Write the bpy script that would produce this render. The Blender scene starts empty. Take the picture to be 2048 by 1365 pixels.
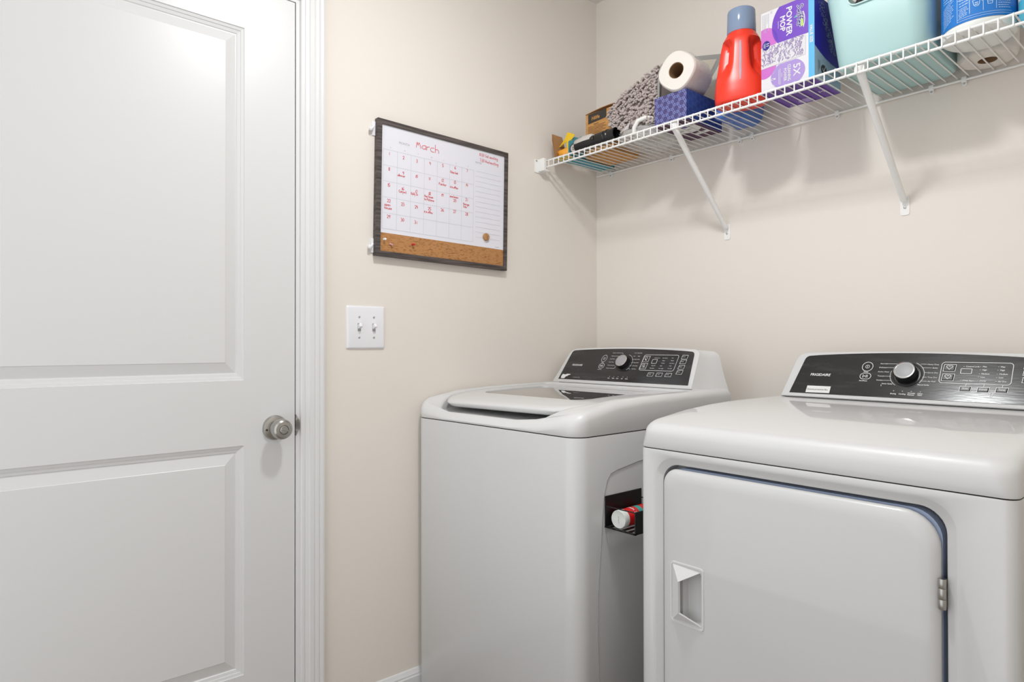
import bpy, bmesh, math, random
from mathutils import Vector, Matrix
S = bpy.context.scene
COL = S.collection
R = math.radians
random.seed(7)

# ------------------------------------------------------------------ camera
cam_d = bpy.data.cameras.new('camera')
cam_d.sensor_width = 36.0
cam_d.lens = 1295.3 / 2048 * 36
cam_d.clip_start = 0.02
cam = bpy.data.objects.new('camera', cam_d)
COL.objects.link(cam)
_yaw, _pitch, _roll = R(40.63), R(.39), R(-.09)
fw = Vector((-math.cos(_yaw) * math.cos(_pitch), math.sin(_yaw) * math.cos(_pitch), math.sin(_pitch)))
rt = Vector((math.sin(_yaw), math.cos(_yaw), 0))
up = rt.cross(fw)
r2 = rt * math.cos(_roll) + up * math.sin(_roll)
u2 = -rt * math.sin(_roll) + up * math.cos(_roll)
m4 = Matrix((r2, u2, -fw)).transposed().to_4x4()
m4.translation = Vector((1.751, -1.952, 1.10))
cam.matrix_world = m4
S.camera = cam

# ------------------------------------------------------------------ world, lights, exposure
w = bpy.data.worlds.new('world'); S.world = w
w.use_nodes = True
bg = w.node_tree.nodes['Background']
bg.inputs[0].default_value = (.955, .98, 1.0, 1)
bg.inputs[1].default_value = 1.25
# flush ceiling fixture: most of the light goes down through its diffuser, some out of its rim
ld = bpy.data.lights.new('ceiling_lamp', 'AREA')
ld.shape = 'DISK'; ld.size = 0.17; ld.energy = 10.5; ld.color = (.975, .99, 1.0)
lamp = bpy.data.objects.new('ceiling_lamp', ld); COL.objects.link(lamp)
lamp.location = (.93, -1.15, 2.40)
ld = bpy.data.lights.new('ceiling_lamp_rim', 'POINT')
ld.shadow_soft_size = 0.09; ld.energy = 6.0; ld.color = (.975, .99, 1.0)
lamp = bpy.data.objects.new('ceiling_lamp_rim', ld); COL.objects.link(lamp)
lamp.location = (.93, -1.15, 2.38)
S.view_settings.view_transform = 'Standard'
S.view_settings.look = 'None'
S.view_settings.gamma = 1.0
S.view_settings.use_curve_mapping = False
S.view_settings.exposure = 0.05

# ------------------------------------------------------------------ materials
def lin(c):
    if isinstance(c, str):
        c = tuple(int(c[i:i + 2], 16) for i in (0, 2, 4))
    o = []
    for v in c:
        v /= 255.0
        o.append(v / 12.92 if v <= .04045 else ((v + .055) / 1.055) ** 2.4)
    return tuple(o) + (1.0,)

def mat(name, col, rough=.5, metal=0.0, spec=.5, coat=0.0, coat_rough=.03, bump=None, vary=None, alpha=1.0, trans=0.0, sss=0.0, ior=None):
    m = bpy.data.materials.new(name); m.use_nodes = True
    nt = m.node_tree; b = nt.nodes['Principled BSDF']
    b.inputs['Base Color'].default_value = lin(col)
    b.inputs['Roughness'].default_value = rough
    b.inputs['Metallic'].default_value = metal
    b.inputs['Specular IOR Level'].default_value = spec
    b.inputs['Coat Weight'].default_value = coat
    b.inputs['Coat Roughness'].default_value = coat_rough
    b.inputs['Alpha'].default_value = alpha
    b.inputs['Transmission Weight'].default_value = trans
    if ior: b.inputs['IOR'].default_value = ior
    if sss:
        b.inputs['Subsurface Weight'].default_value = sss
        b.inputs['Subsurface Radius'].default_value = (.01, .01, .01)
    tc = None
    if bump or vary:
        tc = nt.nodes.new('ShaderNodeTexCoord')
    if bump:
        sc, st, dist = bump[:3]
        n = nt.nodes.new('ShaderNodeTexNoise'); n.inputs['Scale'].default_value = sc
        n.inputs['Detail'].default_value = 3
        bp = nt.nodes.new('ShaderNodeBump'); bp.inputs['Strength'].default_value = st; bp.inputs['Distance'].default_value = dist
        src = tc.outputs['Object']
        if len(bump) > 3:
            mp = nt.nodes.new('ShaderNodeMapping'); mp.inputs['Scale'].default_value = bump[3]
            nt.links.new(src, mp.inputs[0]); src = mp.outputs[0]
        nt.links.new(src, n.inputs['Vector']); nt.links.new(n.outputs['Fac'], bp.inputs['Height'])
        nt.links.new(bp.outputs[0], b.inputs['Normal'])
    if vary:
        # vary = (scale xyz, other colour, lo, hi)
        n = nt.nodes.new('ShaderNodeTexNoise'); n.inputs['Scale'].default_value = 1.0; n.inputs['Detail'].default_value = 5
        mp = nt.nodes.new('ShaderNodeMapping'); mp.inputs['Scale'].default_value = vary[0]
        nt.links.new(tc.outputs['Object'], mp.inputs[0]); nt.links.new(mp.outputs[0], n.inputs['Vector'])
        cr = nt.nodes.new('ShaderNodeValToRGB')
        cr.color_ramp.elements[0].position = vary[2]; cr.color_ramp.elements[0].color = lin(col)
        cr.color_ramp.elements[1].position = vary[3]; cr.color_ramp.elements[1].color = lin(vary[1])
        nt.links.new(n.outputs['Fac'], cr.inputs[0]); nt.links.new(cr.outputs[0], b.inputs['Base Color'])
    return m

M = dict(
    wall=mat('wall_paint', 'e8e1d9', .85, spec=.25, bump=(260, .12, .001)),
    ceiling=mat('ceiling_paint', 'e6e4e0', .9, spec=.2),
    floor=mat('floor_vinyl', '9a8f84', .5, vary=((2, 14, 2), '80766c', .35, .7)),
    door=mat('door_paint', 'dcdcdc', .34, bump=(90, .04, .001, (1, 1, .15))),
    trim=mat('trim_paint', 'e2e2e2', .28),
    nickel=mat('satin_nickel', 'b2b0ac', .28, metal=1.0),
    nickel_dark=mat('dark_metal', '55544f', .35, metal=1.0),
    dark=mat('dark_gap', '18181a', .8),
    plate=mat('switch_plastic', 'ececf0', .3),
    screw=mat('screw_head', 'b8b8b8', .35, metal=.6),
    enamel=mat('white_enamel', 'cccccc', .38, coat=.7, coat_rough=.04),
    enamel2=mat('white_plastic', 'd6d6d6', .42, coat=.6, coat_rough=.05),
    panel=mat('console_panel_black', '1e1e20', .16, spec=.7, bump=(35, .035, .002, (1, 6, 6)), vary=((9, 60, 60), '343436', .45, .75)),
    glass=mat('lid_glass', '2a2b2c', .03, spec=.8, coat=1.0, coat_rough=.02),
    chrome=mat('dial_chrome', 'd8d8d8', .18, metal=1.0),
    dialcap=mat('dial_cap', 'a4a4a6', .42),
    black=mat('black_plastic', '141416', .3),
    blacksteel=mat('black_steel', '101011', .38, spec=.5),
    print=mat('white_print', 'f0f0f0', .5),
    print_dim=mat('grey_print', 'a8a8aa', .5),
    bluefilm=mat('blue_film', '9aa9c6', .3),
    wire=mat('white_vinyl_wire', 'f0efed', .32),
    sticker=mat('paper_sticker', 'e4e4e2', .6),
    ink=mat('dark_ink', '3a3a3c', .6),
    frame=mat('grey_wood_frame', '5f5552', .55, bump=(40, .5, .002, (30, 30, 30)), vary=((40, 9, 160), '39322f', .38, .62)),
    board=mat('whiteboard', 'e6e6ee', .22),
    cork=mat('cork', 'b98552', .85, bump=(220, .5, .002), vary=((90, 90, 420), '7c4f2a', .50, .72)),
    marker=mat('red_marker', 'd8424a', .5),
    rule=mat('grey_rule_line', 'c3c9d0', .6),
    redpin=mat('red_pin', 'c31f22', .3),
    pinkpin=mat('pink_pin', 'd9a3a3', .3),
    magnet=mat('wood_magnet', 'b88a5c', .5, vary=((60, 200, 60), '8a6038', .4, .65)),
    kraft=mat('kraft_card', 'cf9a5c', .8, vary=((25, 25, 60), 'c28d50', .4, .6)),
    kraft_in=mat('kraft_inside', 'a57c52', .85),
    hil_black=mat('box_black_print', '38342f', .6),
    hil_ink=mat('box_brown_ink', '4d3620', .7),
    yellow=mat('yellow_card', 'f0c81e', .5),
    orange=mat('orange_pouch', 'f3a52c', .4),
    teal_card=mat('teal_card', '4f9dae', .5),
    clearp=mat('clear_smoke_plastic', 'd8d2cd', .12, alpha=.85),
    lens=mat('smoky_lens', 'b9afaa', .1),
    chenille=mat('grey_chenille', 'bcb0ac', .95, spec=.1),
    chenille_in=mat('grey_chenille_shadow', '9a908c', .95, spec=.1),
    greycloth=mat('grey_fabric_trim', '9d9c98', .85),
    beige_in=mat('beige_backing', 'c9c1b2', .85),
    bag=mat('clear_bag_film', 'eceae8', .15, alpha=.42, bump=(38, .9, .01)),
    hose=mat('white_hose', 'e9e7e4', .4),
    grey_cord=mat('grey_cord', '9d9a97', .5),
    tissue_f=mat('tissue_card_front', '4a4376', .5),
    tissue_s=mat('tissue_card_side', '1a2058', .45, vary=((6, 10, 10), '2a4690', .35, .7)),
    hexline=mat('hex_line_print', '98a6e6', .5),
    hexline2=mat('hex_line_print_side', '4a66b4', .5),
    plum=mat('plum_card', '4c2347', .5),
    paper=mat('tissue_paper', 'e2ddd6', .95, spec=.1, bump=(150, .4, .002)),
    core=mat('card_core', '8d6c4d', .9),
    film=mat('clear_wrap', 'f2f0f2', .12, alpha=.22, bump=(60, .8, .004)),
    redbottle=mat('red_hdpe', 'e4351e', .32, spec=.5, sss=.05),
    bluecap=mat('blue_grey_cap', '8598b4', .12, alpha=.86),
    strip=mat('gauge_strip', '9c8394', .3),
    bluepack=mat('blue_translucent_plastic', '4f78c4', .2, alpha=.88),
    white_card=mat('white_card', 'd4d2d6', .45),
    purple=mat('purple_print', '6a3ab2', .4),
    purple_d=mat('deep_purple_print', '5a34a8', .4),
    violet=mat('violet_card', '5b2d96', .45),
    pink=mat('pink_print', 'c068bc', .4),
    lilac=mat('lilac_print', 'a088c6', .4),
    navy=mat('navy_print', '2a2280', .4),
    sky=mat('sky_blue_print', '54acde', .4),
    skyside=mat('pale_blue_card', 'a9c4d8', .45),
    royal=mat('royal_blue_print', '2417a8', .35),
    green=mat('green_print', 'a8c860', .4),
    tealp=mat('teal_print', '52b0a8', .4),
    padlilac=mat('pad_fibre_print', '8f7ea6', .6),
    padgrey=mat('pad_grey_print', 'cfccd0', .6),
    greyfib=mat('grey_fibre_print', 'aab6cc', .7),
    bin=mat('aqua_plastic', 'adcecd', .42, sss=.0),
    mottled=mat('mottled_cloth', 'a8a09c', .95, bump=(180, 1, .01), vary=((140, 140, 140), '5d5653', .4, .6)),
    tubwhite=mat('white_hdpe', 'e6e8e4', .35),
    tubblue=mat('tub_blue_label', '1f78cc', .3),
    tubline=mat('tub_pale_print', 'b8d4f0', .4),
    bluebottle=mat('light_blue_bottle', '55b2cc', .3),
    canred=mat('can_red', 'd4181c', .3),
    canteal=mat('can_teal', '2fa79c', .35),
    groove=mat('panel_seam', '9c9c9c', .5),
)

# ------------------------------------------------------------------ mesh helpers
class MB:
    def __init__(s):
        s.v = []; s.f = []; s.m = []
    def add(s, vs, fs, mi=0, T=None):
        o = len(s.v)
        for p in vs:
            p = Vector(p)
            s.v.append(T @ p if T is not None else p)
        for f in fs:
            s.f.append([o + i for i in f]); s.m.append(mi)
        return s
    def box(s, x0, x1, y0, y1, z0, z1, mi=0, T=None):
        vs = [(x, y, z) for z in (z0, z1) for y in (y0, y1) for x in (x0, x1)]
        return s.add(vs, [(0, 2, 3, 1), (4, 5, 7, 6), (0, 1, 5, 4), (2, 6, 7, 3), (0, 4, 6, 2), (1, 3, 7, 5)], mi, T)
    def rbox(s, x0, x1, y0, y1, z0, z1, r=.003, seg=2, mi=0, T=None):
        bm = bmesh.new()
        bmesh.ops.create_cube(bm, size=1)
        for v in bm.verts:
            v.co = Vector(((x0 + x1) / 2 + v.co.x * (x1 - x0), (y0 + y1) / 2 + v.co.y * (y1 - y0), (z0 + z1) / 2 + v.co.z * (z1 - z0)))
        bmesh.ops.bevel(bm, geom=bm.edges[:], offset=r, segments=seg, profile=.5, affect='EDGES')
        bm.verts.index_update()
        s.add([v.co.copy() for v in bm.verts], [[v.index for v in f.verts] for f in bm.faces], mi, T)
        bm.free(); return s
    def loft(s, loops, cap0=True, cap1=True, mi=0, T=None, closed=True):
        n = len(loops[0]); vs = [p for l in loops for p in l]; fs = []
        for k in range(len(loops) - 1):
            for i in range(n if closed else n - 1):
                j = (i + 1) % n
                fs.append((k * n + i, k * n + j, (k + 1) * n + j, (k + 1) * n + i))
        if cap0: fs.append(tuple(reversed(range(n))))
        if cap1: fs.append(tuple((len(loops) - 1) * n + i for i in range(n)))
        return s.add(vs, fs, mi, T)
    def lathe(s, prof, T=None, n=32, mi=0, cap0=True, cap1=True):
        # prof: (radius, height) along local z
        loops = [[(r * math.cos(2 * math.pi * i / n), r * math.sin(2 * math.pi * i / n), h) for i in range(n)] for r, h in prof]
        return s.loft(loops, cap0, cap1, mi, T)
    def tube(s, path, r, n=8, mi=0, cap=True, T=None):
        path = [Vector(p) for p in path]; loops = []
        ref = None
        for i, p in enumerate(path):
            if i == 0: t = path[1] - p
            elif i == len(path) - 1: t = p - path[i - 1]
            else: t = (path[i + 1] - p).normalized() + (p - path[i - 1]).normalized()
            t.normalize()
            if ref is None:
                a = Vector((0, 0, 1)) if abs(t.z) < .9 else Vector((1, 0, 0))
            else: a = ref
            b = t.cross(a).normalized(); a = b.cross(t).normalized(); ref = a
            rr = r[i] if isinstance(r, (list, tuple)) else r
            loops.append([p + (a * math.cos(2 * math.pi * k / n) + b * math.sin(2 * math.pi * k / n)) * rr for k in range(n)])
        return s.loft(loops, cap, cap, mi, T)
    def poly(s, pts, mi=0, T=None, z=0.0):
        return s.add([(p[0], p[1], z) for p in pts], [tuple(range(len(pts)))], mi, T)
    def ribbon(s, pts, wd, mi=0, T=None, z=0.0, closed=False):
        # one mitred strip; every strip lies a hair above the one before, so crossing strokes never share a plane
        s.nr = getattr(s, 'nr', 0) + 1
        z += (s.nr % 90) * 2.5e-6
        P = [Vector((p[0], p[1])) for p in pts]
        P = [p for i, p in enumerate(P) if i == 0 or (p - P[i - 1]).length > 1e-6]
        n = len(P)
        if n < 2: return s
        L = []; Rr = []
        for i in range(n):
            d0 = (P[i] - P[i - 1]) if (i > 0 or closed) else (P[1] - P[0])
            d1 = (P[(i + 1) % n] - P[i]) if (i < n - 1 or closed) else (P[-1] - P[-2])
            d0 = d0.normalized(); d1 = d1.normalized()
            t = d0 + d1
            t = t.normalized() if t.length > .2 else d1
            q = Vector((-t.y, t.x)); k = max(.55, q.dot(Vector((-d1.y, d1.x))))
            e = Vector((0, 0))
            if not closed and i == 0: e = -d1 * wd * .35
            if not closed and i == n - 1: e = d0 * wd * .35
            L.append(P[i] + e + q * wd / 2 / k); Rr.append(P[i] + e - q * wd / 2 / k)
        vs = [(p.x, p.y, z + i * 1.5e-6) for i, p in enumerate(L)] + [(p.x, p.y, z + i * 1.5e-6) for i, p in enumerate(Rr)]
        fs = [(n + i, n + (i + 1) % n, (i + 1) % n, i) for i in range(n if closed else n - 1)]
        return s.add(vs, fs, mi, T)
    def build(s, name, mats, parent=None, smooth=None, link=True):
        me = bpy.data.meshes.new(name)
        me.from_pydata([tuple(v) for v in s.v], [], s.f)
        if not isinstance(mats, (list, tuple)): mats = [mats]
        for m in mats: me.materials.append(m)
        me.polygons.foreach_set('material_index', s.m)
        bm = bmesh.new(); bm.from_mesh(me)
        if smooth != 'flat2d':
            bmesh.ops.recalc_face_normals(bm, faces=bm.faces[:])
        bm.to_mesh(me); bm.free()
        if smooth and smooth != 'flat2d':
            me.polygons.foreach_set('use_smooth', [True] * len(me.polygons))
            me.set_sharp_from_angle(angle=R(smooth))
        me.update()
        o = bpy.data.objects.new(name, me)
        COL.objects.link(o)
        if parent is not None:
            attach(o, parent)
        return o

WORLD = {}
def wloc(o):
    return WORLD.get(o.name, Vector((0, 0, 0)))
def attach(o, parent):
    o.parent = parent
    o.matrix_parent_inverse = Matrix.Translation(-wloc(parent))
    return o
def tag(o, label=None, cat=None, group=None, kind=None):
    if label: o['label'] = label
    if cat: o['category'] = cat
    if group: o['group'] = group
    if kind: o['kind'] = kind
    return o
def thing(name, loc, label, cat, group=None):
    o = bpy.data.objects.new(name, None); COL.objects.link(o)
    o.location = loc; o.empty_display_size = .05
    WORLD[o.name] = Vector(loc)
    return tag(o, label, cat, group)
def boolean(o, cutter, op='DIFFERENCE'):
    md = o.modifiers.new('b', 'BOOLEAN'); md.operation = op; md.object = cutter; md.solver = 'EXACT'
    dg = bpy.context.evaluated_depsgraph_get(); dg.update()
    me = bpy.data.meshes.new_from_object(o.evaluated_get(dg))
    o.modifiers.clear(); old = o.data; o.data = me
    bpy.data.meshes.remove(old)
    cm = cutter.data; bpy.data.objects.remove(cutter); bpy.data.meshes.remove(cm)
    return o
def rr(x0, x1, y0, y1, r, nc=6, ns=1):
    """rounded rectangle, counter-clockwise from the bottom left; r one value or four (bl, br, tr, tl)"""
    if not isinstance(r, (list, tuple)): r = [r] * 4
    cs = [(x0, y0, 180, r[0]), (x1, y0, 270, r[1]), (x1, y1, 0, r[2]), (x0, y1, 90, r[3])]
    sg = [(1, 1), (-1, 1), (-1, -1), (1, -1)]
    arcs = []
    for (x, y, a0, rad), (sx, sy) in zip(cs, sg):
        cx, cy = x + sx * rad, y + sy * rad
        arcs.append([(cx + rad * math.cos(R(a0 + 90 * k / nc)), cy + rad * math.sin(R(a0 + 90 * k / nc))) for k in range(nc + 1)])
    out = []
    for i, a in enumerate(arcs):
        out += a
        b = arcs[(i + 1) % 4][0]; e = a[-1]
        for k in range(1, ns):
            out.append((e[0] + (b[0] - e[0]) * k / ns, e[1] + (b[1] - e[1]) * k / ns))
    return out
def lerp_tab(tab, x):
    if x <= tab[0][0]: return tab[0][1]
    for (a, va), (b, vb) in zip(tab, tab[1:]):
        if x <= b:
            t = (x - a) / (b - a)
            return va + (vb - va) * t
    return tab[-1][1]
def basis(o, ex, ey, ez=None):
    ex = Vector(ex).normalized(); ey = Vector(ey); ey = (ey - ex * ey.dot(ex)).normalized()
    ez = ex.cross(ey)
    m = Matrix((ex, ey, ez)).transposed().to_4x4(); m.translation = Vector(o)
    return m
def clip_rect(pts, x0, x1, y0, y1):
    for ax, lim, sg in ((0, x0, 1), (0, x1, -1), (1, y0, 1), (1, y1, -1)):
        out = []
        for i in range(len(pts)):
            a, b = pts[i], pts[(i + 1) % len(pts)]
            da, db = sg * (a[ax] - lim), sg * (b[ax] - lim)
            if da >= 0: out.append(a)
            if da * db < 0:
                t = da / (da - db); out.append((a[0] + (b[0] - a[0]) * t, a[1] + (b[1] - a[1]) * t))
        pts = out
        if not pts: return []
    return pts
def circle(cx, cy, rx, ry=None, n=40, a0=0, a1=360):
    ry = ry or rx
    k = n if a1 - a0 >= 360 else n + 1
    return [(cx + rx * math.cos(R(a0 + (a1 - a0) * i / n)), cy + ry * math.sin(R(a0 + (a1 - a0) * i / n))) for i in range(k)]

def text_tris(s, size, bold=0.0, align='LEFT', shear=0.0, space=1.0):
    cu = bpy.data.curves.new('t', 'FONT'); cu.body = s; cu.size = size; cu.align_x = align
    cu.offset = bold; cu.shear = shear; cu.space_character = space; cu.resolution_u = 2; cu.fill_mode = 'FRONT'
    ob = bpy.data.objects.new('t', cu)
    me = ob.to_mesh()
    vs = [(v.co.x, v.co.y) for v in me.vertices]; fs = [tuple(p.vertices) for p in me.polygons]
    ob.to_mesh_clear(); bpy.data.objects.remove(ob); bpy.data.curves.remove(cu)
    return vs, fs
def put_text(mb, s, x, y, size, T, z=0.0, mi=0, rot=0.0, sx=1.0, bold=0.0, **kw):
    vs, fs = text_tris(s, size, **kw)
    c, sn = math.cos(rot), math.sin(rot)
    # heavier letters: the same outline again, moved by the extra weight, each a hair higher
    for k, (ox, oy) in enumerate(((0, 0), (bold, 0), (-bold, 0), (0, bold), (0, -bold)) if bold else ((0, 0),)):
        mb.add([(x + (a * sx + ox) * c - (b + oy) * sn, y + (a * sx + ox) * sn + (b + oy) * c, z + k * 8e-6) for a, b in vs], fs, mi, T)

# hand-drawn stroke letters: polylines of "xy" pairs, baseline y=3, x height 6, cap 9
GL = {'0': '29 07 05 23 45 47 29', '1': '28 23', '2': '08 29 48 46 03 43', '3': '09 39 36 16|36 45 33 03', '4': '09 06 46|39 33', '5': '49 09 06 36 45 44 23 03',
 '6': '39 06 04 23 44 45 26 05', '7': '09 49 13', '8': '29 08 26 48 29|26 04 23 44 26', '9': '48 29 07 26 47 49 33', 'A': '03 29 43|15 35', 'M': '03 18 24 38 53', 'S': '48 29 07 26 45 34 03',
 'W': '09 13 27 33 59', 'P': '03 09 39 47 36 06', 'C': '48 29 07 05 23 44', 'H': '03 09|43 49|06 46', 'G': '48 29 07 05 23 44 46 26', 'a': '46 26 05 04 23 44|46 43', 'b': '09 03|05 26 45 44 23 04',
 'c': '46 16 05 04 13 43', 'd': '45 26 05 04 23 44|49 43', 'e': '05 45 26 05 04 23 43', 'f': '38 29 18 13|06 36', 'g': '46 26 05 04 23 44|46 41 20 01', 'h': '09 03|05 26 45 43', 'i': '16 13|18 17',
 'k': '09 03|46 05 43', 'l': '19 13', 'm': '06 03|05 16 25 23|25 36 45 43', 'n': '06 03|05 26 45 43', 'o': '26 05 04 23 44 45 26', 'p': '06 00|05 26 45 44 23 04', 'r': '06 03|05 26 36', 's': '46 26 05 44 33 03',
 't': '19 14 23 33|06 36', 'u': '06 04 23 44 46|46 43', 'v': '06 23 46', 'w': '06 13 25 33 46', 'x': '06 43|46 03', 'y': '06 24|46 20', 'z': '06 46 03 43', ':': '15 16|13 14', ' ': '', '.': '13 23'}
def put_hand(mb, s, x, y, h, T, wd, z=0.0, mi=0, slope=0.0, sx=1.0):
    u = h / 6.0; cx = x
    for ch in s:
        g = GL.get(ch, '')
        if g:
            for pl in g.split('|'):
                pts = [(cx + int(p[0]) * u * .85 * sx, y + (int(p[1]) - 3) * u + (cx - x) * slope) for p in pl.split()]
                for _ in range(2 if len(pts) > 2 else 0):
                    q = [pts[0]]
                    for a, c in zip(pts, pts[1:]):
                        q += [(a[0] * .75 + c[0] * .25, a[1] * .75 + c[1] * .25), (a[0] * .25 + c[0] * .75, a[1] * .25 + c[1] * .75)]
                    pts = q + [pts[-1]]
                mb.ribbon(pts, wd, mi, T, z)
        cx += {'1': 3.2, 'i': 2.6, 'l': 2.4, ' ': 3.0, ':': 2.2, 'm': 5.6, 'M': 6.2, 'W': 6.2, 'r': 4.2, 't': 4.2, 'f': 4.0}.get(ch, 5.2) * u * .85 * sx
    return cx

# ================================================================== ROOM
CEIL = 2.475
XR, YF = 1.96, -2.42
def struct(name, mb, m, smooth=None, parent=None):
    o = mb.build(name, m, parent, smooth)
    if parent is None: o['kind'] = 'structure'
    return o
DY0, DY1, DTOP = -2.075, -1.2285, 2.066       # jamb opening
b = MB()
b.box(-.12, 0, DY1, .12, 0, CEIL); b.box(-.12, 0, YF, DY0, 0, CEIL); b.box(-.12, 0, DY0, DY1, DTOP, CEIL)
struct('wall_left', b, M['wall'])
struct('wall_back', MB().box(0, XR, 0, .12, 0, CEIL), M['wall'])
struct('wall_right', MB().box(XR, XR + .12, YF, .12, 0, CEIL), M['wall'])
struct('floor', MB().box(-.12, XR + .12, YF, .12, -.1, 0), M['floor'])
struct('ceiling', MB().box(-.12, XR + .12, YF, .12, CEIL, CEIL + .1), M['ceiling'])

# door slab with two moulded panels; front face at x = 0
dL, dR, dB, dT = -2.064, -1.2415, .012, 2.052
pY = (-1.928, -1.3772)
pZ = [(.237, .838), (1.0094, 1.939)]
b = MB()
ys = [dL, pY[0], pY[1], dR]; zs = [dB, pZ[0][0], pZ[0][1], pZ[1][0], pZ[1][1], dT]
for i in range(3):
    for j in range(5):
        if i == 1 and j in (1, 3): continue
        b.add([(0, ys[i], zs[j]), (0, ys[i + 1], zs[j]), (0, ys[i + 1], zs[j + 1]), (0, ys[i], zs[j + 1])], [(0, 1, 2, 3)])
for z0, z1 in pZ:
    prof = [(0, 0), (.0015, -.003), (.008, -.0045), (.0092, -.0065), (.0165, -.0082), (.0185, -.0105), (.0205, -.0105), (.046, -.0030), (.0475, -.0018)]
    loops = [[(d, pY[0] + i, z0 + i), (d, pY[1] - i, z0 + i), (d, pY[1] - i, z1 - i), (d, pY[0] + i, z1 - i)] for i, d in prof]
    b.loft(loops, False, True)
X0 = -.035
b.add([(X0, dL, dB), (X0, dR, dB), (X0, dR, dT), (X0, dL, dT), (0, dL, dB), (0, dR, dB), (0, dR, dT), (0, dL, dT)],
      [(3, 2, 1, 0), (0, 1, 5, 4), (1, 2, 6, 5), (2, 3, 7, 6), (3, 0, 4, 7)])
door = struct('door_1', b, M['door'])
tag(door, 'white two-panel interior door with a round nickel knob', 'door')
# knob
KT = Matrix.Translation((0, -1.2965, .8785)) @ Matrix.Rotation(R(90), 4, 'Y')
b = MB().lathe([(.0335, 0), (.0335, .003), (.031, .0075), (.024, .0105), (.0165, .0115), (.0145, .016), (.0145, .026), (.019, .030), (.0255, .036),
                (.0272, .044), (.0268, .054), (.0245, .061), (.0205, .0645), (.0125, .0655), (.0115, .063)], KT, 40)
knob = b.build('door_knob', M['nickel'], door, 30)
b = MB().lathe([(.0108, .060), (.0108, .067), (.0095, .0685)], KT, 24)
b.rbox(-.0095, .0095, -.0022, .0022, .068, .0725, .0008, 1, 0, KT @ Matrix.Rotation(R(72), 4, 'Z'))
b.build('turn_button', M['nickel'], knob, 30)
b = MB().lathe([(.003, .007), (.003, .0105), (.002, .011)], KT @ Matrix.Translation((.004, -.025, 0)), 12)
b.build('screw', M['nickel_dark'], knob, 30)

# casing, jamb (trim_1)
b = MB()
prof = [(0, 0), (0, .009), (.002, .011), (.010, .0115), (.0115, .0095), (.0135, .0115), (.022, .013), (.024, .0165), (.036, .0168), (.0385, .0145), (.041, .0165), (.049, .0172), (.053, .015), (.0545, .0172), (.062, .018), (.0665, .0165), (.0675, .012), (.0675, 0)]
inn = DY1 + .001
loops = []
for yy, zz, sy, sz in ((inn, 0, 1, 0), (inn, DTOP, 1, 1), (DY0 - .001, DTOP, -1, 1), (DY0 - .001, 0, -1, 0)):
    loops.append([(h, yy + sy * d, zz + sz * d) for d, h in prof])
b.loft(loops, True, True)
trim = struct('trim_1', b, M['trim'])
tag(trim, 'white moulded door casing with strike plate', 'door casing')
b = MB()
b.box(-.12, 0.0, DY1 - .010, DY1, 0, DTOP); b.box(-.12, 0, DY0, DY0 + .009, 0, DTOP); b.box(-.12, 0, DY0 + .009, DY1 - .010, DTOP - .011, DTOP)
b.box(-.06, -.037, DY1 - .022, DY1 - .010, 0, DTOP - .011)
b.build('jamb', M['trim'], trim)
b = MB()
pts = [(-.012, -1.2378), (.0005, -1.2378), (.002, -1.2372), (.004, -1.2345)]
zsn = [(-.029, .0), (-.024, .35), (-.012, .9), (0, 1.0), (.012, .9), (.024, .35), (.029, 0)]
loops = []
for dz, k in zsn:
    loops.append([(-.012, -1.2392, .881 + dz), (.001, -1.2392, .881 + dz), (.003 + .004 * k, -1.2392 + .0075 * k, .881 + dz), (.0015 + .004 * k, -1.2385 + .0085 * k, .881 + dz), (-.0005, -1.2378, .881 + dz), (-.012, -1.2378, .881 + dz)])
b.loft(loops, True, True)
b.build('strike_plate', M['nickel'], trim, 40)

# baseboards
def baseboard(name, p0, p1, nrm):
    prof = [(0, 0), (.013, 0), (.013, .066), (.0105, .0695), (.0105, .074), (.007, .080), (.004, .086), (0, .088)]
    n = Vector(nrm)
    b = MB().loft([[Vector(p) + n * d + Vector((0, 0, h)) for d, h in prof] for p in (p0, p1)], True, True)
    return struct(name, b, M['trim'])
baseboard('baseboard_left', (0, DY1 + .069, 0), (0, 0, 0), (1, 0, 0))
baseboard('baseboard_back', (0.013, 0, 0), (XR, 0, 0), (0, -1, 0))

# ================================================================== LIGHT SWITCH
t = thing('light_switch', (0, -1.0259, 1.1545), 'white double toggle light switch plate on the wall beside the door', 'light switch')
b = MB()
o1 = rr(-1.0884, -.9633, 1.091, 1.218, .004, 3)
def yz(pts, x): return [(x, p[0], p[1]) for p in pts]
def inset(a, d): return rr(-1.0884 + d, -.9633 - d, 1.091 + d, 1.218 - d, .004, 3)
b.loft([yz(o1, 0), yz(o1, .0025), yz(inset(0, .0022), .0052), yz(inset(0, .006), .0062)], True, True)
pl = b.build('cover_plate', M['plate'], t, 35)
for yc in (-1.0492, -1.0012):
    b = MB().box(.004, .0066, yc - .0052, yc + .0052, 1.1425, 1.1665)
    b.build('toggle_slot', M['print_dim'], pl)
    TT = Matrix.Translation((.004, yc, 1.1545)) @ Matrix.Rotation(R(-24), 4, 'Y')
    MB().rbox(0, .017, -.0043, .0043, -.0058, .0058, .0015, 2, 0, TT).build('toggle', M['plate'], t, 40)
    for zc in (1.1848, 1.1242):
        MB().lathe([(.0032, .0058), (.0032, .0070), (.0022, .0076)], Matrix.Translation((0, yc, zc)) @ Matrix.Rotation(R(90), 4, 'Y'), 14).build('screw', M['screw'], t, 40)

# ================================================================== WHITEBOARD CALENDAR
BW, BH = .512, .414
BT = basis((.0205, -.9945, 1.7851), (0, math.cos(R(1.05)), -math.sin(R(1.05))), (0, math.sin(R(1.05)), math.cos(R(1.05))))
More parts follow.
